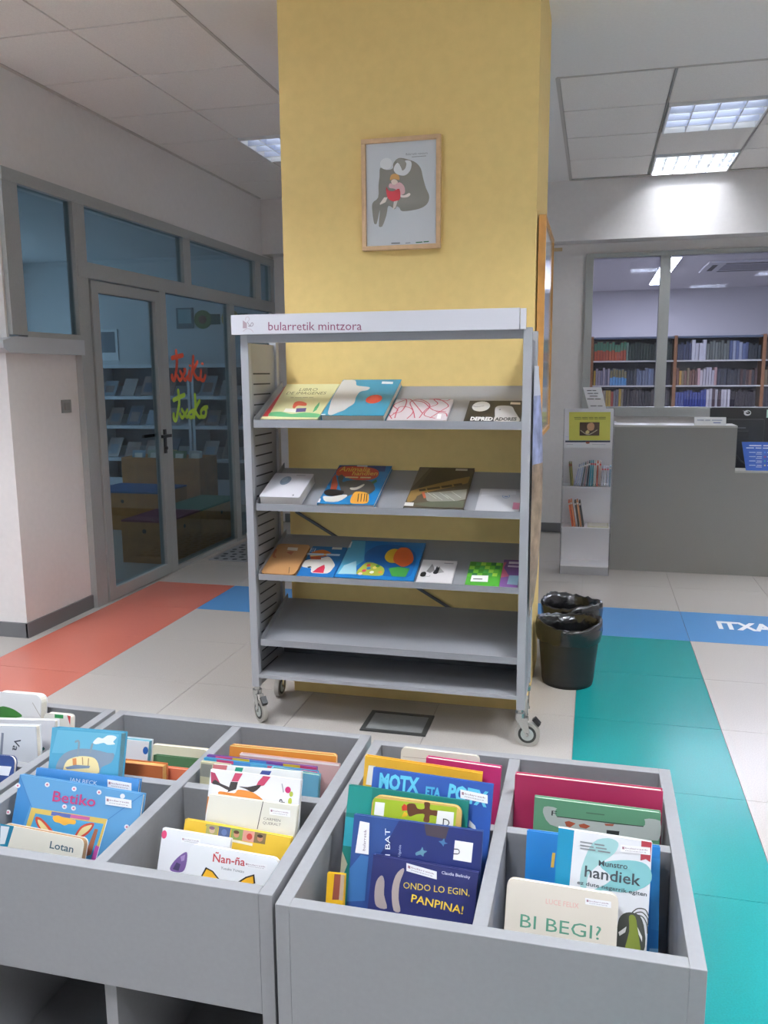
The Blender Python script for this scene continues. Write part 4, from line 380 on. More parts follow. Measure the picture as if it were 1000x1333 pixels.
# unseen luminaires of the same kind, added to light the crates, pillar and desk
for x, y, lab in ((-2.455, 1.884, 'added unseen louvred ceiling light over the book crates, left'), (.45, 1.9, 'added unseen louvred ceiling light over the book crates, right'), (-1.0, -.4, 'added unseen louvred ceiling light left behind the photographer'), (1.6, -.9, 'added unseen louvred ceiling light behind the photographer'), (2.3, 3.4, 'added unseen louvred ceiling light over the desk approach'), (2.4, .9, 'added unseen louvred ceiling light right of the photographer'), (2.4, 6.2, 'added unseen louvred ceiling light over the far end of the desk'), (-4.3, 1.4, 'added unseen louvred ceiling light far left of the crates')):
    luminaire(x, y, .60, .62, LIT, lab, drop=0 if x == -2.455 else .1)
# ================================================================ BOOK CRATES
GREY = mat('8d8e91', .5, grain=.025, scale=90); GREYF = GREY
def crate(label, x0, x1, y0, y1):
    t = thing('book_crate', label, 'book crate', (x0, y0, 0), group='grey wooden book crates')
    W, D, T, Z = x1-x0, y1-y0, .025, .60; zb = .368; xm, ym = W/2, D*.505; B = .0012
    boxobj('front_panel', GREYF, (T, W-T, 0, T, zb, Z), t, B); boxobj('back_panel', GREY, (T, W-T, D-T, D, .05, Z), t, B)
    boxobj('side_panel', GREY, (0, T, 0, D, 0, Z), t, B); boxobj('side_panel', GREY, (W-T, W, 0, D, 0, Z), t, B)
    boxobj('tray', GREY, (T, W-T, T, D-T, .352, .374), t)
    boxobj('divider', GREY, (xm-.0125, xm+.0125, T, D-T, .374, Z-.001), t, B)
    boxobj('divider', GREY, (T, xm-.0125, ym-.0115, ym+.0115, .374, Z-.004), t, B); boxobj('divider', GREY, (xm+.0125, W-T, ym-.0115, ym+.0115, .374, Z-.004), t, B)
    boxobj('shelf_upright', GREY, (xm-.0125, xm+.0125, .03, D-T, .06, .352), t, B); boxobj('bottom_shelf', GREY, (T, W-T, .02, D-T, .04, .06), t, B)
    return t
crate('grey book crate with four cells, rightmost beside the teal strip', -.492, .190, 1.190, 1.845)
crate('grey book crate with four cells, middle of the three', -1.195, -.505, 1.210, 1.868)
crate('grey book crate cut by the left photo edge', -1.900, -1.208, 1.210, 1.868)
# ================================================================ BOOKS
def outline(x0, x1, z0, z1, r):
    if r <= 0: return [(x0, z0), (x1, z0), (x1, z1), (x0, z1)]
    p = []
    for cx, cz, a in ((x1-r, z0+r, -90), (x1-r, z1-r, 0), (x0+r, z1-r, 90), (x0+r, z0+r, 180)):
        for k in range(5): t = math.radians(a+k*22.5); p.append((cx+r*math.cos(t), cz+r*math.sin(t)))
    return p
def make_book(n, label, grp, O, X, U, w, h, t, cover, pg, rnd, art):
    X, U = Vector(X), Vector(U); Y = U.cross(X)
    e = thing(n, label, 'book', group=grp)
    m = Matrix((X, Y, U)).transposed().to_4x4(); m.translation = O; e.matrix_world = m
    b = min(.0022, t*.2); cm = mat(cover, .38, coat=.15)
    c = MB().prism(outline(0, w, 0, h, rnd), 0, b).prism(outline(0, w, 0, h, rnd), t-b, t)
    if not rnd: c.box(0, b, b, t-b, 0, h)
    c.build('cover', cm, e)
    i = .001 if rnd else .003
    MB().prism(outline(b if not rnd else i, w-i, i, h-i, rnd), b, t-b).build('pages', mat(pg, .8, grain=.06, scale=300), e)
    lay = 1
    for nm_, kinds in (('cover_picture', 'PES'), ('title_lettering', 'T'), ('library_sticker', 'K')):
        ops = [a for a in art if a[0] in kinds]
        for part in ([ops] if kinds == 'PES' else [[a] for a in ops]):
            if part: printed(nm_, part, lambda a, q, l: (a, -l, q), e, step=.00006, lay0=lay); lay += len(part)+1
    return e
for r in BOOKS: make_book(*r)
# ================================================================ DISPLAY RACK
RK = mat('96989d', .42, .15, grain=.015, scale=120); RKL = mat('a6a8ad', .4, .1); CHROME = mat('c4c6c4', .25, .9)
rk = thing('display_rack', 'grey metal display rack on casters with sloping shelves before the pillar', 'rack', (-.815, 3.36, 0))
ox, oy = -.815, 3.36
def rp(name, m, b, par=None, bevel=0): return MB().box(b[0]-ox, b[1]-ox, b[2]-oy, b[3]-oy, b[4], b[5]).build(name, m, par or rk, bevel=bevel)
for x0, x1 in ((-1.390, -1.357), (-.263, -.230)):
    for y0, y1 in ((3.185, 3.215), (3.495, 3.525)): rp('post', RKL, (x0, x1, y0, y1, .15, 1.64), bevel=.002)
    px0 = x0+.010
    sp = rp('side_panel', RK, (px0, px0+.012, 3.215, 3.495, .17, 1.60))
    sl = None
    for k in range(31):
        z = 1.475-.0425*k
        for s in ((px0+.012,) if x0 < -1 else (px0-.0005,)):
            q = (s-ox, 3.255-oy, z)
            if sl is None: sl = MB().box(0, .0006, 0, .185, 0, .006).build('slot', mat('1c2026', .6), sp, loc=q).data
            else: link('slot', sl, sp, q)
    rp('foot_bracket', RK, (x0+.004, x1-.004, 3.215, 3.495, .15, .17))
hd = MB().box(-1.410-ox, -.275-ox, 3.148-oy, 3.178-oy, 1.632, 1.708).box(-.272-ox, -.252-ox, 3.150-oy, 3.178-oy, 1.632, 1.706).build('header_board', mat('cfcfd6', .45), rk)
printed('lettering', PRINT['header'], lambda a, b, l: (-1.41+a-ox, 3.148-l-oy, 1.637+b), hd)
rp('header_rail', RK, (-1.357, -.263, 3.178, 3.215, 1.60, 1.65)); rp('header_underside', mat('3c3c3c', .6), (-1.30, -.268, 3.215, 3.235, 1.605, 1.625))
SH = {1: (1.283, 1.425, 1.293, 1.262), 2: (.938, 1.063, .949, .920), 3: (.636, .760, .650, .625), 4: (.352, .46, .366, .338)}
for s, (z0, z1, lt, lb) in SH.items():
    pts = [(3.186, lb), (3.186, lt), (3.190, lt), (3.200, z0-.004), (3.528, z0+(z1-z0)*.9788-.0012), (3.528, z1-.016), (3.206, z0-.016), (3.19, lb)]
    b = MB().prism([(y-oy, z) for y, z in pts], -1.344-ox, -.262-ox, 'x').build('shelf', RK, rk)
    for x in (-1.346, -.2645):
        MB().prism([(y-oy, z) for y, z in ((3.195, lb), (3.195, lt+.01), (3.525, z1+.02), (3.525, z1-.02), (3.24, lb-.01))], x-ox, x+.0025-ox, 'x').build('shelf_bracket', RK, b)
rp('shelf', RKL, (-1.357, -.262, 3.186, 3.50, .192, .207))
rp('kick_plate', mat('5c5e62', .5), (-1.357, -.262, 3.49, 3.50, .207, .335))
MB().cyl((-1.30-ox, 3.538-oy, .86), (-.33-ox, 3.538-oy, .30), .007).build('brace', mat('6a6a6c', .4, .4), rk)
TYRE = mat('a8a49c', .6); HUB = mat('b8c0bc', .4, .3)
def caster(x, y, ang, brake=True):
    c, s = math.cos(ang), math.sin(ang)
    P = lambda a, b, z: (x-ox+a*c-b*s, y-oy+a*s+b*c, z)
    st = MB().cyl(P(0,0,.115), P(0,0,.155), .012).cyl(P(0,0,.118), P(0,0,.136), .020)
    for sd in (-1, 1):
        b = .014*sd; pts = [(-.018, .118), (.030, .118), (.040, .058), (.028, .045), (.018, .058)]
        n0 = [P(a, b-.0015, z) for a, z in pts]+[P(a, b+.0015, z) for a, z in pts]
        st.add(n0, [tuple(range(5)), tuple(range(9, 4, -1))]+[(k, 5+k, 5+(k+1) % 5, (k+1) % 5) for k in range(5)])
    st.cyl(P(.030,-.02,.05), P(.030,.02,.05), .006)
    o = st.build('caster', CHROME, rk)
    MB().cyl(P(.030,-.0105,.05), P(.030,.0105,.05), .050, n=28).build('wheel', TYRE, o)
    MB().cyl(P(.030,-.012,.05), P(.030,.012,.05), .036, n=24).build('wheel_ring', mat('2c2e2c', .5), o)
    MB().cyl(P(.030,-.0128,.05), P(.030,.0128,.05), .026, n=24).build('hub', HUB, o)
    if brake:
        q = [(.048, .112), (.060, .122), (.082, .098), (.074, .086)]
        MB().add([P(a, -.012, z) for a, z in q]+[P(a, .012, z) for a, z in q], [(0,1,2,3), (7,6,5,4)]+[(k, 4+k, 4+(k+1) % 4, (k+1) % 4) for k in range(4)]).build('brake_lever', BLK, o)
caster(-1.373, 3.20, -.75); caster(-.247, 3.20, -.05); caster(-1.373, 3.495, -1.57, False); caster(-.247, 3.495, -1.57, False)
# curling poster on the end of the rack
mb = MB(); N = 26; pm = [mat('c8ccd6', .4), mat('8a92b4', .4, grain=.45, scale=18), mat('8c7864', .45, grain=.55, scale=14), mat('d8d4d0', .4)]
vs = []
for k in range(N+1):
    z = 1.50-.98*k/N
    for j in range(7):
        u = j/6; bulge = .004+.034*math.sin(math.pi*u*.9)**2*max(0, math.sin(math.pi*k/N))**.7*(1 if u > .3 else .6)
        vs.append((-.228+bulge, 3.225+.26*u, z))
n0 = len(vs); mb.v = vs+[(x+.0012, y, z) for x, y, z in vs]
for k in range(N):
    for j in range(6):
        a = k*7+j
        mb.f += [[n0+a, n0+a+1, n0+a+8, n0+a+7], [a+7, a+8, a+1, a]]; mb.m += [0 if k < 3 else 1 if k < 10 else 2, 3]
tag(mb.build('end_poster', pm, smooth=True), 'curling printed poster fixed to the right end of the rack', 'poster')
# ================================================================ FRAMED POSTER ON THE PILLAR
fp = thing('framed_poster', 'framed illustrated poster of large grey figure holding reading child on yellow pillar', 'poster', (-.805, 3.548, 1.985))
MB().box(-.165, .168, -.026, -.002, 0, .018).box(-.165, .168, -.026, -.002, .425, .443).box(-.165, -.147, -.026, -.002, .018, .425).box(.150, .168, -.026, -.002, .018, .425).build('frame', mat('d8b48c', .5, grain=.08, scale=30), fp, bevel=.0015)
boxobj('poster_sheet', mat('d4d8dc', .4), (-.147, .150, -.014, -.002, .018, .425), fp)
printed('poster_print', PRINT['poster'], lambda a, b, l: (a-.16, -.014-l, b), fp)
# board hung on the pillar side, picture frame on back wall
sf = thing('framed_picture', 'wood framed glazed picture hung on the right side of the pillar', 'picture', (-.25, 3.95, 1.2))
MB().box(.006, .036, -.34, -.322, .0, .91).box(.006, .036, .322, .34, 0, .91).box(.006, .036, -.322, .322, 0, .018).box(.006, .036, -.322, .322, .892, .91).build('frame', mat('d09a58', .45, grain=.1, scale=20), sf)
boxobj('glazing', mat('a8b4bc', .12), (.008, .028, -.322, .322, .018, .892), sf)
bf = thing('cork_board', 'pale yellow framed board on the back wall right of the pillar', 'board', (-.66, YW, 1.26))
MB().box(-.25, .25, -.03, -.002, 0, .022).box(-.25, .25, -.03, -.002, .62, .642).box(-.25, -.228, -.03, -.002, .022, .62).box(.228, .25, -.03, -.002, .022, .62).build('frame', mat('d8cc9c', .5), bf); boxobj('sheet', mat('8c7c58', .8), (-.228, .228, -.02, -.002, .022, .62), bf)
# ================================================================ WALL SMALLS
sw = thing('light_switch', 'grey metal light switch on the low white wall', 'switch', (-3.10, 4.47, 1.255))
boxobj('plate', mat('9a9894', .4, .5), (0, .010, -.045, .045, 0, .078), sw, .002); boxobj('rocker', mat('8a8884', .35, .5), (.010, .014, -.024, .024, .016, .062), sw, .001)
ex = thing('hand_dispenser', 'white wall box with red and black base at the left photo edge', 'dispenser', (-3.36, 3.97, 1.10))
boxobj('body', mat('c8c4c8', .4), (-.09, .085, -.07, -.001, .09, .36), ex, .01); boxobj('band', mat('a03038', .4), (-.09, .083, -.07, -.001, .055, .09), ex); boxobj('base', mat('22242c', .4), (-.09, .08, -.07, -.001, 0, .055), ex, .006)
pass_mat = thing('door_mat', 'grey perforated mat on the floor beside the glass partition', 'mat', (-2.98, 6.05, 0))
boxobj('mat_base', mat('8a8c90', .7), (0, .50, 0, 1.1, .0005, .006), pass_mat); me = None
for i in range(6):
    for j in range(12):
        q = (.045+.08*i+.02*(j % 2), .05+.09*j, .006)
        if me is None: me = MB().cyl((0,0,0), (0,0,.001), .022, n=8).build('hole', mat('3c4046', .8), pass_mat, loc=q).data
        else: link('hole', me, pass_mat, q)
gr = thing('floor_hatch', 'dark framed floor box in front of the display rack', 'floor box', (-.77, 3.285, 0))
MB().box(-.14, .14, -.105, -.085, .0004, .006).box(-.14, .14, .085, .105, .0004, .006).box(-.14, -.12, -.085, .085, .0004, .006).box(.12, .14, -.085, .085, .0004, .006).build('frame', mat('3a3c3c', .5), gr); boxobj('lid', mat('7c7e7e', .5, grain=.05), (-.12, .12, -.085, .085, .0004, .004), gr)
# ================================================================ WASTE BINS
def waste_bin(label, x, y, seed, rz, torn):
    t = thing('waste_bin', label, 'waste bin', (x, y, 0), rz, group='black lined waste bins')
    MB().lathe([(0, .004), (.112, .004), (.117, .0), (.122, .02), (.146, .285), (.150, .290), (.147, .294), (.142, .285), (.118, .012), (0, .012)], 40).build('bin_body', mat('141618', .55), t, smooth=True)
    def fn(r, z, a, j):
        p = Vector((math.cos(a)*3+seed, math.sin(a)*3, j*.8)); d = noise.noise(p)*.5+noise.noise(p*3.1)*.5
        return r+d*(.007 if j < 6 else .014)+(.001 if j < 5 else 0), z+d*(.018 if j < 4 else .02)+(.012*math.sin(a*2+seed) if j in (4, 5) else 0)
    MB().lathe([(.148, .218+torn), (.153, .24), (.155, .262), (.156, .282), (.155, .303), (.146, .308), (.134, .29), (.126, .25), (.118, .20), (.110, .15), (.09, .10), (.0, .085)], 56, fn=fn).build('bag_liner', mat('0c0d0f', .22, bump=.3, scale=30, coat=.3), t, smooth=True)
    return t
waste_bin('nearer black waste bin with bag liner folded over its rim', -.084, 3.955, 1.3, 0, 0)
waste_bin('farther black waste bin half hidden behind the nearer one', -.080, 4.31, 5.1, 1.0, -.06)
# ================================================================ DESK
DK = mat('8b8985', .6, grain=.03, scale=160)
dk = thing('service_desk', 'grey service desk with stepped front panel below the library window', 'desk', (.15, 6.40, 0))
MB().prism([(0, 0), (2.6, 0), (2.6, .755), (.845, .755), (.845, 1.075), (0, 1.075)], 0, .035).build('front_panel', DK, dk)
MB().box(0, .845, -.004, .26, 1.075, 1.09).build('counter_top', mat('b4b2ac', .45), dk); boxobj('ledge', mat('b4b2ac', .45), (.845, 2.6, -.004, .2, .755, .768), dk)
boxobj('side_panel', DK, (0, .03, .035, .75, 0, 1.075), dk); boxobj('worktop', mat('b8b6b0', .45), (.03, 2.6, .2, .78, .70, .725), dk)
cd = thing('name_card', 'folded white card standing on the desk counter', 'card', (.815, 6.45, 1.09))
MB().prism([(-.02, 0), (0, .058), (.02, 0), (.0185, 0), (0, .054), (-.0185, 0)], -.107, .107, 'x').build('folded_sheet', mat('eceef0', .6), cd)
printed('card_print', [('T', '~3', '7080a8', -.09, .034, .17, .007, 0, 0), ('T', '~1', '5060a0', .02, .016, .05, .009, 0, 1)], lambda a, b, l: (a, -.02+b*.345-l, b), cd)
mo = thing('monitor', 'black computer monitor seen from behind on the desk', 'monitor', (1.10, 6.86, .725))
MB().box(-.235, .235, 0, .03, .13, .475).build('housing', mat('1b1c1f', .4), mo, bevel=.004)
boxobj('back_bulge', mat('232529', .45), (-.15, .15, -.03, 0, .16, .39), mo, .006); boxobj('stand_neck', mat('1b1c1f', .4), (-.04, .04, -.045, -.03, .0, .30), mo); boxobj('stand_foot', mat('1b1c1f', .4), (-.12, .12, -.12, .06, 0, .012), mo)
printed('emblem', [('E', 'd8dadc', .0, .435, .026, .021), ('E', '2a2c30', .004, .437, .016, .012), ('P', 'd8dadc', [(-.036, .452), (-.005, .448), (.01, .437), (-.01, .44)])], lambda a, b, l: (a+.03, -l, b), mo)
printed('port_label', [('P', '606468', [(-.1, .32), (.02, .32), (.02, .328), (-.1, .328)])], lambda a, b, l: (a, -.03-l, b), mo)
st_ = tag(printed('sticky_note', [('P', 'c0dcd0', [(0, 0), (.07, 0), (.07, .06), (0, .06)])], lambda a, b, l: (1.265+a, 6.86-l-.0005, 1.125+b), None, step=.0006), 'pale green note stuck to the monitor corner', 'note')
cb = MB(); pp = [(1.02, 6.62, .735), (1.03, 6.60, .86), (1.06, 6.6, .82), (1.10, 6.62, .80), (1.15, 6.66, .80)]
for a, b in zip(pp, pp[1:]): cb.cyl(a, b, .005, n=8)
tag(cb.build('monitor_cable', BLK), 'black cable curling behind the desk ledge', 'cable')
bs = thing('notice_sign', 'blue printed notice standing on the low desk ledge', 'sign', (1.16, 6.44, .768), group=None)
MB().add([(-.085, 0, 0), (.16, 0, 0), (.145, .06, .20), (-.115, .06, .20), (-.085, .003, 0), (.16, .003, 0), (.145, .063, .20), (-.115, .063, .20)], [(0,1,2,3), (7,6,5,4), (0,4,5,1), (1,5,6,2), (2,6,7,3), (3,7,4,0)]).build('sheet', mat('2458b8', .4), bs)
lines = [('T', '~2', 'e8eef8', -.065, .172, .16, .011, 0, 1), ('T', '~3', 'e8eef8', -.085, .155, .19, .010, 0, 1)]
for k, c in enumerate(('4c90e0', 'c0406c', '40b0a0', 'e8d890')):
    z = .125-.03*k; lines += [('T', '~2', 'd0dcf0', -.065, z, .085, .008, 0, 1), ('T', '~1', 'd0dcf0', -.02, z-.011, .04, .006, 0, 0), ('E', c, .04, z+.003, .006, .006), ('T', '~1', 'd0dcf0', .055, z, .07, .008, 0, 1)]
printed('sign_print', lines, lambda a, b, l: (a, b*.3-l, b), bs)
# ================================================================ BROCHURE STAND
WH = mat('f0eef0', .4)
bt = thing('brochure_stand', 'white brochure stand with two stocked shelves beside the grey desk', 'stand', (-.035, 6.28, 0))
boxobj('back_board', WH, (-.172, .172, .10, .112, .03, 1.21), bt); 
for x in (-.178, .172): MB().prism([(-.10, 0), (.115, 0), (.115, 1.21), (-.012, 1.21), (-.03, .98), (-.10, .60)], x, x+.006, 'x').build('side_panel', glass('f2f2f5', 1.0), bt)
for z, y in ((.645, -.085), (.345, -.09), (.06, -.095)): boxobj('shelf', WH, (-.172, .172, y, .10, z, z+.008), bt); 
boxobj('plinth', mat('a8a8ac', .4), (-.172, .172, -.095, -.085, .0, .06), bt)
boxobj('header_panel', mat('e4e2e6', .4), (-.172, .172, -.016, -.010, .93, 1.21), bt)
printed('poster_print', PRINT['stand'], lambda a, b, l: (a-.212+.035, -.016-l, 1.0+b), bt)
pp_ = thing('paper_sheet', 'white printed sheet sticking up above the brochure stand', 'paper', (-.03, 6.34, 1.211))
MB().prism([(-.01, 0), (.115, 0), (.075, .155), (-.055, .155)], -.002, 0).build('sheet', mat('f0f0f2', .6), pp_)
printed('sheet_print', [('T', t_, '404448', x_, z_, w_, .008, 0, 1) for t_, x_, z_, w_ in (('~2', -.025, .128, .065), ('~2', -.02, .108, .075), ('~1', -.005, .088, .055), ('~2', -.022, .068, .095), ('~2', .003, .018, .085))], lambda a, b, l: (a, -.002-l, b), pp_)
cols = ['9ca0b8', 'b8bccc', 'a8b4cc', '5c6468', 'a88c8c', '2c3c48', '4c98a8', '3c8894', 'c8c4bc', 'b05a44', 'c8b4a8', 'b0b0bc', 'c4c4cc', 'a8a8b4', '8098a8']
names = {0: 'lavender', 3: 'dark grey', 4: 'dusty pink', 5: 'navy', 6: 'turquoise', 7: 'teal', 8: 'cream', 9: 'brick red', 10: 'beige'}
def leaflet(label, x, z, lean, h, w, c, band, grp, dep=.10):
    t = thing('leaflet', label, 'leaflet', (x, 6.205, z), group=grp); t.rotation_euler = (0, lean, 0)
    boxobj('booklet', mat(c, .5), (0, w, 0, dep, 0, h), t); boxobj('spine_band', mat(band, .5), (-.0004, w+.0004, -.0006, dep*.5, h*.86, h*.93), t)
for k, c in enumerate(cols):
    x = -.128+.0178*k; lean = .22-.027*k if k < 8 else .01
    leaflet('thin %s leaflet, %s from left of the upright row in the upper brochure shelf' % (names.get(k, 'pale blue'), ORD[k]), x, .6562, max(lean, .0), (.155, .16, .165, .17, .175, .18, .182, .182, .18, .18, .178, .14, .14, .14, .15)[k], .0105, c, 'c83c44' if k in (6, 7, 8, 10, 11, 12, 13) else 'e0dcd8', 'leaflets in the upper brochure shelf')
for k, (c, nm) in enumerate((('6c6c3c', 'olive'), ('948c50', 'khaki'))): leaflet('%s leaflet leaning left in the upper brochure shelf' % nm, -.150+.012*k, .6562, -.10, .17, .008, c, '8c3c34', 'leaflets in the upper brochure shelf')
for k, (c, nm) in enumerate((('c86040', 'orange'), ('d07c50', 'light orange'), ('544c44', 'dark brown'), ('c89068', 'tan'), ('403c3c', 'black'))): leaflet('%s leaflet leaning left in the lower brochure shelf' % nm, -.132+.016*k+.012*(k > 1), .3535, -.17, .19+.006*(k % 2), .011, c, 'e0d4cc', 'leaflets in the lower brochure shelf')
pk = thing('paper_stack', 'low stack of cream paper on the lower brochure shelf', 'paper', (.035, 6.28, .3535)); boxobj('sheets', mat('d8d2bc', .7), (-.055, .095, -.08, .07, 0, .010), pk); boxobj('top_sheet', mat('ece8dc', .7), (-.05, .085, -.075, .06, .010, .0115), pk)
# ================================================================ BOOK STACKS BEHIND THE WINDOW
WOOD = mat('9a6a44', .5, grain=.15, scale=12); STEEL = mat('d2d2ce', .5)
YS = 11.5
def stack_case(label, x0, x1):
    t = thing('bookcase', label, 'bookcase', (x0, YS, 0), group='bookcases behind the library window')
    W = x1-x0
    boxobj('end_panel', WOOD, (-.02, .02, -.01, .30, 0, 1.93), t); boxobj('end_panel', WOOD, (W-.02, W+.02, -.01, .30, 0, 1.93), t) if x1 > 3 else None
    boxobj('back', mat('2c3440', .8), (.02, W-.02, .28, .29, 0, 1.92), t); boxobj('top', mat('5c6a80', .5), (.02, W-.02, 0, .28, 1.895, 1.92), t)
    for z in (1.60, 1.28, 1.005, .7, .4, .1): boxobj('shelf', STEEL, (.02, W-.02, 0, .28, z, z+.018), t)
xs = [-.052, .99, 2.045, 3.09]
nm = ['left', 'middle', 'right']
for k in range(3): stack_case('steel bookcase with wooden end panels behind the library window, %s bay' % nm[k], xs[k], xs[k+1])
rng = random.Random(3); lib = {}
def lib_book(x, z, w, h, d, c1, c2, c2f, label, grp):
    k = (round(w, 3), round(h, 3), c1, c2)
    if k not in lib:
        me_b = MB().box(0, w-.004, 0, d, 0, h)
        me_b.i = 1
        if c2: me_b.box(-.0003, w-.0037, -.0008, .01, h*c2f[0], h*c2f[1])
        o = me_b.build('library_book', [mat(c1, .55), mat(c2 or c1, .55)]); lib[k] = o.data
    else: o = link('library_book', lib[k])
    o.location = (x, YS+.02+rng.random()*.025, z); tag(o, label, 'book', grp)
secs = {  # (bay, shelf z): [(n, width, height, [colours], second colour, range, phrase)]
 (0, 1.618): [(11, .037, .235, ['c4603c', 'b8583c'], '4c8468', (.55, .99), 'orange book with green top'), (1, .03, .22, ['7c9c8c'], None, None, 'pale green spined book'), (15, .036, .225, ['2c4038', '34463c', '283a34'], None, None, 'dark green spined book')],
 (0, 1.298): [(1, .03, .22, ['b89c3c'], None, None, 'mustard spined book'), (6, .03, .22, ['7c7c94', '5c5c74', '9c94a0', '4c5a7c'], None, None, 'grey violet spined book'), (6, .036, .21, ['5c9cd0'], '7c7450', (.5, .99), 'blue book with olive top'), (3, .04, .2, ['3c4450'], None, None, 'charcoal spined book'), (6, .036, .215, ['7884a0', '6c7890'], None, None, 'slate blue spined book'), (6, .04, .2, ['2c2c38', '383440'], None, None, 'near black spined book')],
 (0, 1.023): [(12, .033, .22, ['8c8478', '9c7c54', 'b89a3c', '6c6c74', 'a84c3c', '7c8474'], None, None, 'mixed brown spined book'), (15, .038, .215, ['34323c', '2c3038', '403c40'], None, None, 'dark grey spined book')],
 (1, 1.618): [(5, .034, .225, ['34405c', '3c4868'], None, None, 'navy spined book'), (4, .045, .24, ['d0d0d8', 'c4c4d0'], None, None, 'white spined book'), (8, .034, .23, ['5c6460', '707874'], None, None, 'grey green spined book'), (6, .038, .225, ['4c5c84', '5c6c94', '98a0b4'], None, None, 'steel blue spined book'), (6, .036, .2, ['202c34', '243038'], None, None, 'blackish spined book')],
 (1, 1.298): [(8, .032, .21, ['7c5448', 'a07850', '8c7c60', 'c0943c', '6c4c48'], None, None, 'brown ochre spined book'), (7, .034, .215, ['d0c8cc', 'b8b4bc', 'c8a0a0'], None, None, 'pale spined book'), (6, .04, .2, ['2a303c', '30384a'], None, None, 'deep navy spined book'), (8, .034, .2, ['6c4440', '503838', '7c5c4c', '3c3c44'], None, None, 'maroon spined book')],
 (1, 1.023): [(11, .034, .21, ['3c4c94', '44549c'], None, None, 'bright blue spined book'), (8, .036, .22, ['c4c0c4', 'a04c48', 'd4d0d4', '5c4c50'], None, None, 'white and red spined book'), (10, .030, .2, ['282430', '302c34'], None, None, 'very dark spined book')],
 (2, 1.618): [(6, .034, .22, ['4c4438', '5c5448'], None, None, 'umber spined book')], (2, 1.298): [(6, .034, .22, ['7c6c50', '5c5040'], None, None, 'olive brown spined book')], (2, 1.023): [(6, .034, .22, ['6c5044', '44444c'], None, None, 'rust spined book')]}
sn = {1.618: 'top', 1.298: 'middle', 1.023: 'bottom'}
for (bay, z), ss in secs.items():
    x = xs[bay]+.03
    for n, wd, h, cs, c2, rg, ph in ss:
        for k in range(n):
            if x+wd > xs[bay+1]-.022: break
            hh = h*rng.choice((.88, .95, 1, 1.05))
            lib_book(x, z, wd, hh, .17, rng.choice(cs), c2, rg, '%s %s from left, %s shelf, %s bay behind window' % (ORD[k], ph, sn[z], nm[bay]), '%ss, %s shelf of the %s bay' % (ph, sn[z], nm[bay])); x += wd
fl2 = thing('ceiling_light', 'long lit fluorescent ceiling light behind the library window', 'ceiling light', (.965, 12.1, 3.0))
MB().box(-.11, .11, 0, 3.6, -.03, 0).build('housing', mat('dcdce4', .5), fl2)
for k in range(2): boxobj('diffuser', mat('f0f4ff', .5, emit=60), (-.095, .095, .03+1.79*k, 1.78+1.79*k, -.036, -.03), fl2)
fl3 = thing('ceiling_light', 'added unseen ceiling light brightening the book stacks', 'ceiling light', (1.0, 9.2, 3.0))  # lamp added out of view to brighten the book spines
MB().box(-.11, 2.3, 0, .3, -.03, -.001).build('housing', mat('dcdce4', .5), fl3); boxobj('diffuser', mat('f0f4ff', .5, emit=30), (-.095, 2.28, .02, .28, -.036, -.03), fl3)
ac = thing('air_conditioner', 'ceiling air conditioning cassette behind the library window', 'air conditioner', (2.1, 13.5, 2.999))
boxobj('panel', mat('c8c8d2', .5), (-.6, .6, -.6, .6, -.03, 0), ac, .006); boxobj('grille', mat('8c8c98', .6), (-.36, .36, -.36, .36, -.034, -.03), ac)
for b in ((-.36, .36, -.52, -.45), (-.36, .36, .45, .52), (-.52, -.45, -.36, .36), (.45, .52, -.36, .36)): boxobj('air_slot', mat('2c2c34', .7), (*b, -.033, -.03), ac)
# ================================================================ CHILDREN ROOM
KW = mat('c2c8d0', .45)
def kid_rack(label, x0, x1):
    t = thing('low_bookcase', label, 'bookcase', (x0, 8.80, 0), group='white shelf racks in the children room'); W = x1-x0
    for x in (0, W-.03): boxobj('side_panel', KW, (x, x+.03, 0, .40, 0, 1.56), t)
    boxobj('top', KW, (.0, W, 0, .40, 1.56, 1.60), t); boxobj('back_panel', mat('5c6874', .7), (.03, W-.03, .38, .395, .1, 1.56), t)
    for z in (1.20, .86, .48): MB().prism([(0, z), (0, z+.035), (.38, z+.15), (.38, z+.135)], .03, W-.03, 'x').build('shelf', KW, t)
    boxobj('kick_board', KW, (.03, W-.03, .02, .035, 0, .28), t)
    return t
kid_rack('white shelf rack deep in the children room, seen through the door', -5.72, -4.48); kid_rack('white shelf rack in the children room behind the lime word', -4.46, -3.32); kid_rack('white shelf rack in the children room farthest right', -3.30, -2.2)
kc = [('8c9cac', 'pale blue'), ('7c6c68', 'brown'), ('a8a0a0', 'grey'), ('586478', 'slate'), ('90807c', 'taupe')]
for r_, z in enumerate((1.20, .86, .48)):
    for k in range(9):
        x = -5.62+.25*k+.05*(r_ % 2)
        if -4.70 < x < -4.43: continue
        c, cn = kc[(k*2+r_) % 5]; h = .20+.03*((k+r_) % 3)
        e = thing('faced_out_book', '%s book facing out, %s from left on the %s children room shelf' % (cn, ORD[k], ('upper', 'middle', 'lower')[r_]), 'book', (x, 8.812, z+.0505), group='books facing out in the children room')
        e.rotation_euler = (-math.radians(35), 0, 0)
        boxobj('cover', mat(c, .4), (0, .17, 0, .012, 0, h), e); boxobj('cover_picture', mat(kc[(k+r_*2+1) % 5][0], .4), (.03, .14, -.001, 0, .04, h*.65), e)
OAK = mat('c07e3a', .5, grain=.18, scale=9)
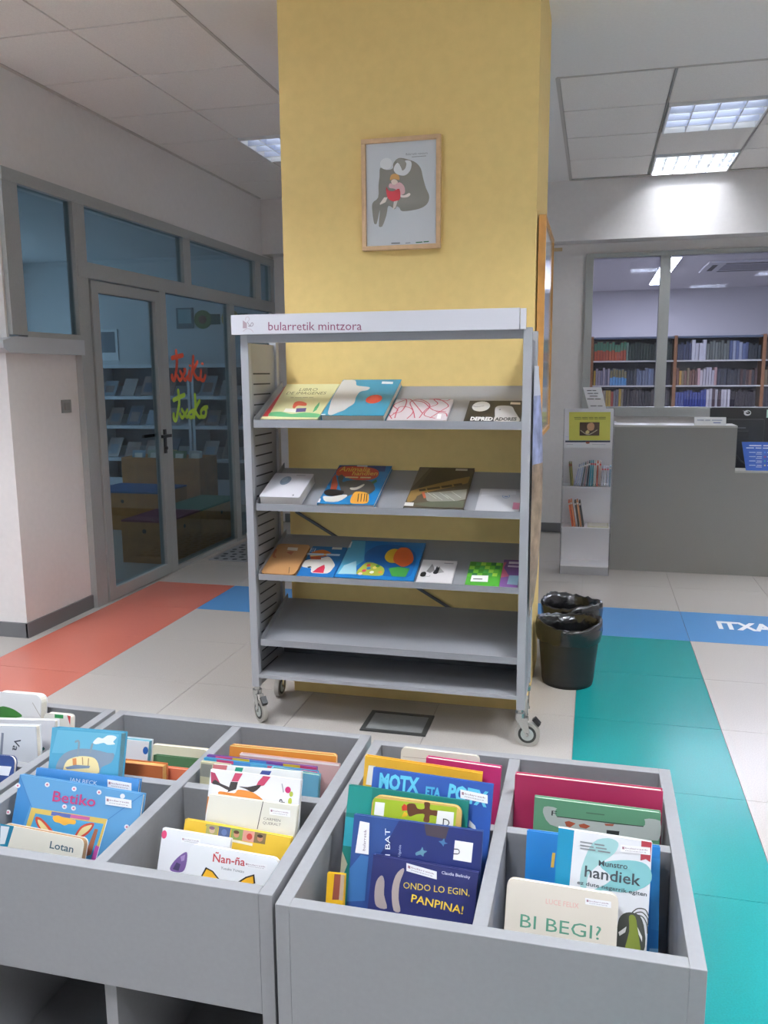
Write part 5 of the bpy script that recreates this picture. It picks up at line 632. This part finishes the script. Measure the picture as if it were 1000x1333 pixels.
def bench(label, x0, x1, y0, y1, z, top, nholes=1):
    t = thing('storage_bench', label, 'bench', (x0, y0, 0), group='wooden storage benches in the children room'); W, D = x1-x0, y1-y0
    boxobj('end_panel', OAK, (0, W, 0, .018, 0, z), t); boxobj('end_panel', OAK, (0, W, D-.018, D, 0, z), t); boxobj('side_panel', OAK, (0, .018, .018, D-.018, 0, z), t); boxobj('side_panel', OAK, (W-.018, W, .018, D-.018, 0, z), t)
    MB().cyl((W-.002, D*.5, z*.78), (W+.001, D*.5, z*.78), .018).build('finger_hole', BLK, t); MB().cyl((W*.5, .002, z*.78), (W*.5, -.001, z*.78), .018).build('finger_hole', BLK, t)
    boxobj('cushion_top', mat(top, .7), (0, W, 0, D, z, z+.015), t)
bench('wooden storage bench with red top behind the glass door edge', -3.62, -3.22, 5.84, 6.42, .33, '8c3c4c'); bench('wooden storage bench with green top behind the glass panel', -3.62, -3.22, 6.425, 7.25, .33, '2c6c54')
bench('wooden storage bench with blue top deeper in the children room', -4.75, -4.0, 7.1, 7.7, .36, '2c5a94')
kb = thing('wooden_book_box', 'open wooden box of picture books in the children room', 'book box', (-4.85, 7.9, 0)); MB().box(0, .9, 0, .02, 0, .62).box(0, .9, .4, .42, 0, .62).box(0, .02, .02, .4, 0, .62).box(.88, .9, .02, .4, 0, .62).build('box_sides', OAK, kb); boxobj('box_floor', OAK, (.02, .88, .02, .4, .30, .32), kb)
for k, (c, cn) in enumerate((('6c8ca4', 'blue'), ('a8b0a0', 'sage'), ('b0a050', 'yellow'), ('5c7c4c', 'green'), ('b8b4b0', 'white'))):
    e = thing('boxed_book', '%s book poking out of the wooden box in the children room' % cn, 'book', (-4.80+.16*k, 7.96+.05*(k % 3), .3255), group='books in the wooden box'); e.rotation_euler = (-.25, 0, 0)
    boxobj('cover', mat(c, .4), (0, .15, 0, .014, 0, .37), e); boxobj('cover_picture', mat('e0dcd0', .5), (.03, .12, -.001, 0, .24, .34), e)
for lab, b, c1, c2 in (('blue and white poster on the children room wall', (-5.93, -5.66, 1.66, 2.03), '54606c', 'c8ccd0'), ('small framed drawing on the children room wall', (-4.86, -4.64, 2.02, 2.26), '7c9ca4', '4c5c64')):
    t = thing('wall_poster', lab, 'poster', (b[0], 9.3, b[2])); W, Hh = b[1]-b[0], b[3]-b[2]
    boxobj('sheet', mat(c2, .5), (0, W, -.012, -.001, 0, Hh), t); boxobj('picture', mat(c1, .5), (W*.12, W*.88, -.014, -.012, Hh*.25, Hh*.92), t)
for lab, x, c in (('green and brown cutout shape on the children room wall', -4.52, '6c7c44'), ('round yellow cutout flower on the children room wall', -4.17, 'b8923c')):
    t = thing('wall_cutout', lab, 'decoration', (x, 9.3, 2.12)); MB().cyl((0, -.002, 0), (0, -.012, 0), .11, n=14).build('petals', mat(c, .6), t); MB().cyl((0, -.012, 0), (0, -.018, 0), .05, n=14).build('centre', mat('7c4c34', .6), t); boxobj('tail', mat('4c5c54', .6), (.08, .22, -.010, -.002, -.06, .06), t)
tag(boxobj('wall_label', mat('c8ae88', .6), (-.405, -.32, YW-.008, YW-.0005, 2.535, 2.565)), 'small beige plate on the wall under the lintel', 'label')
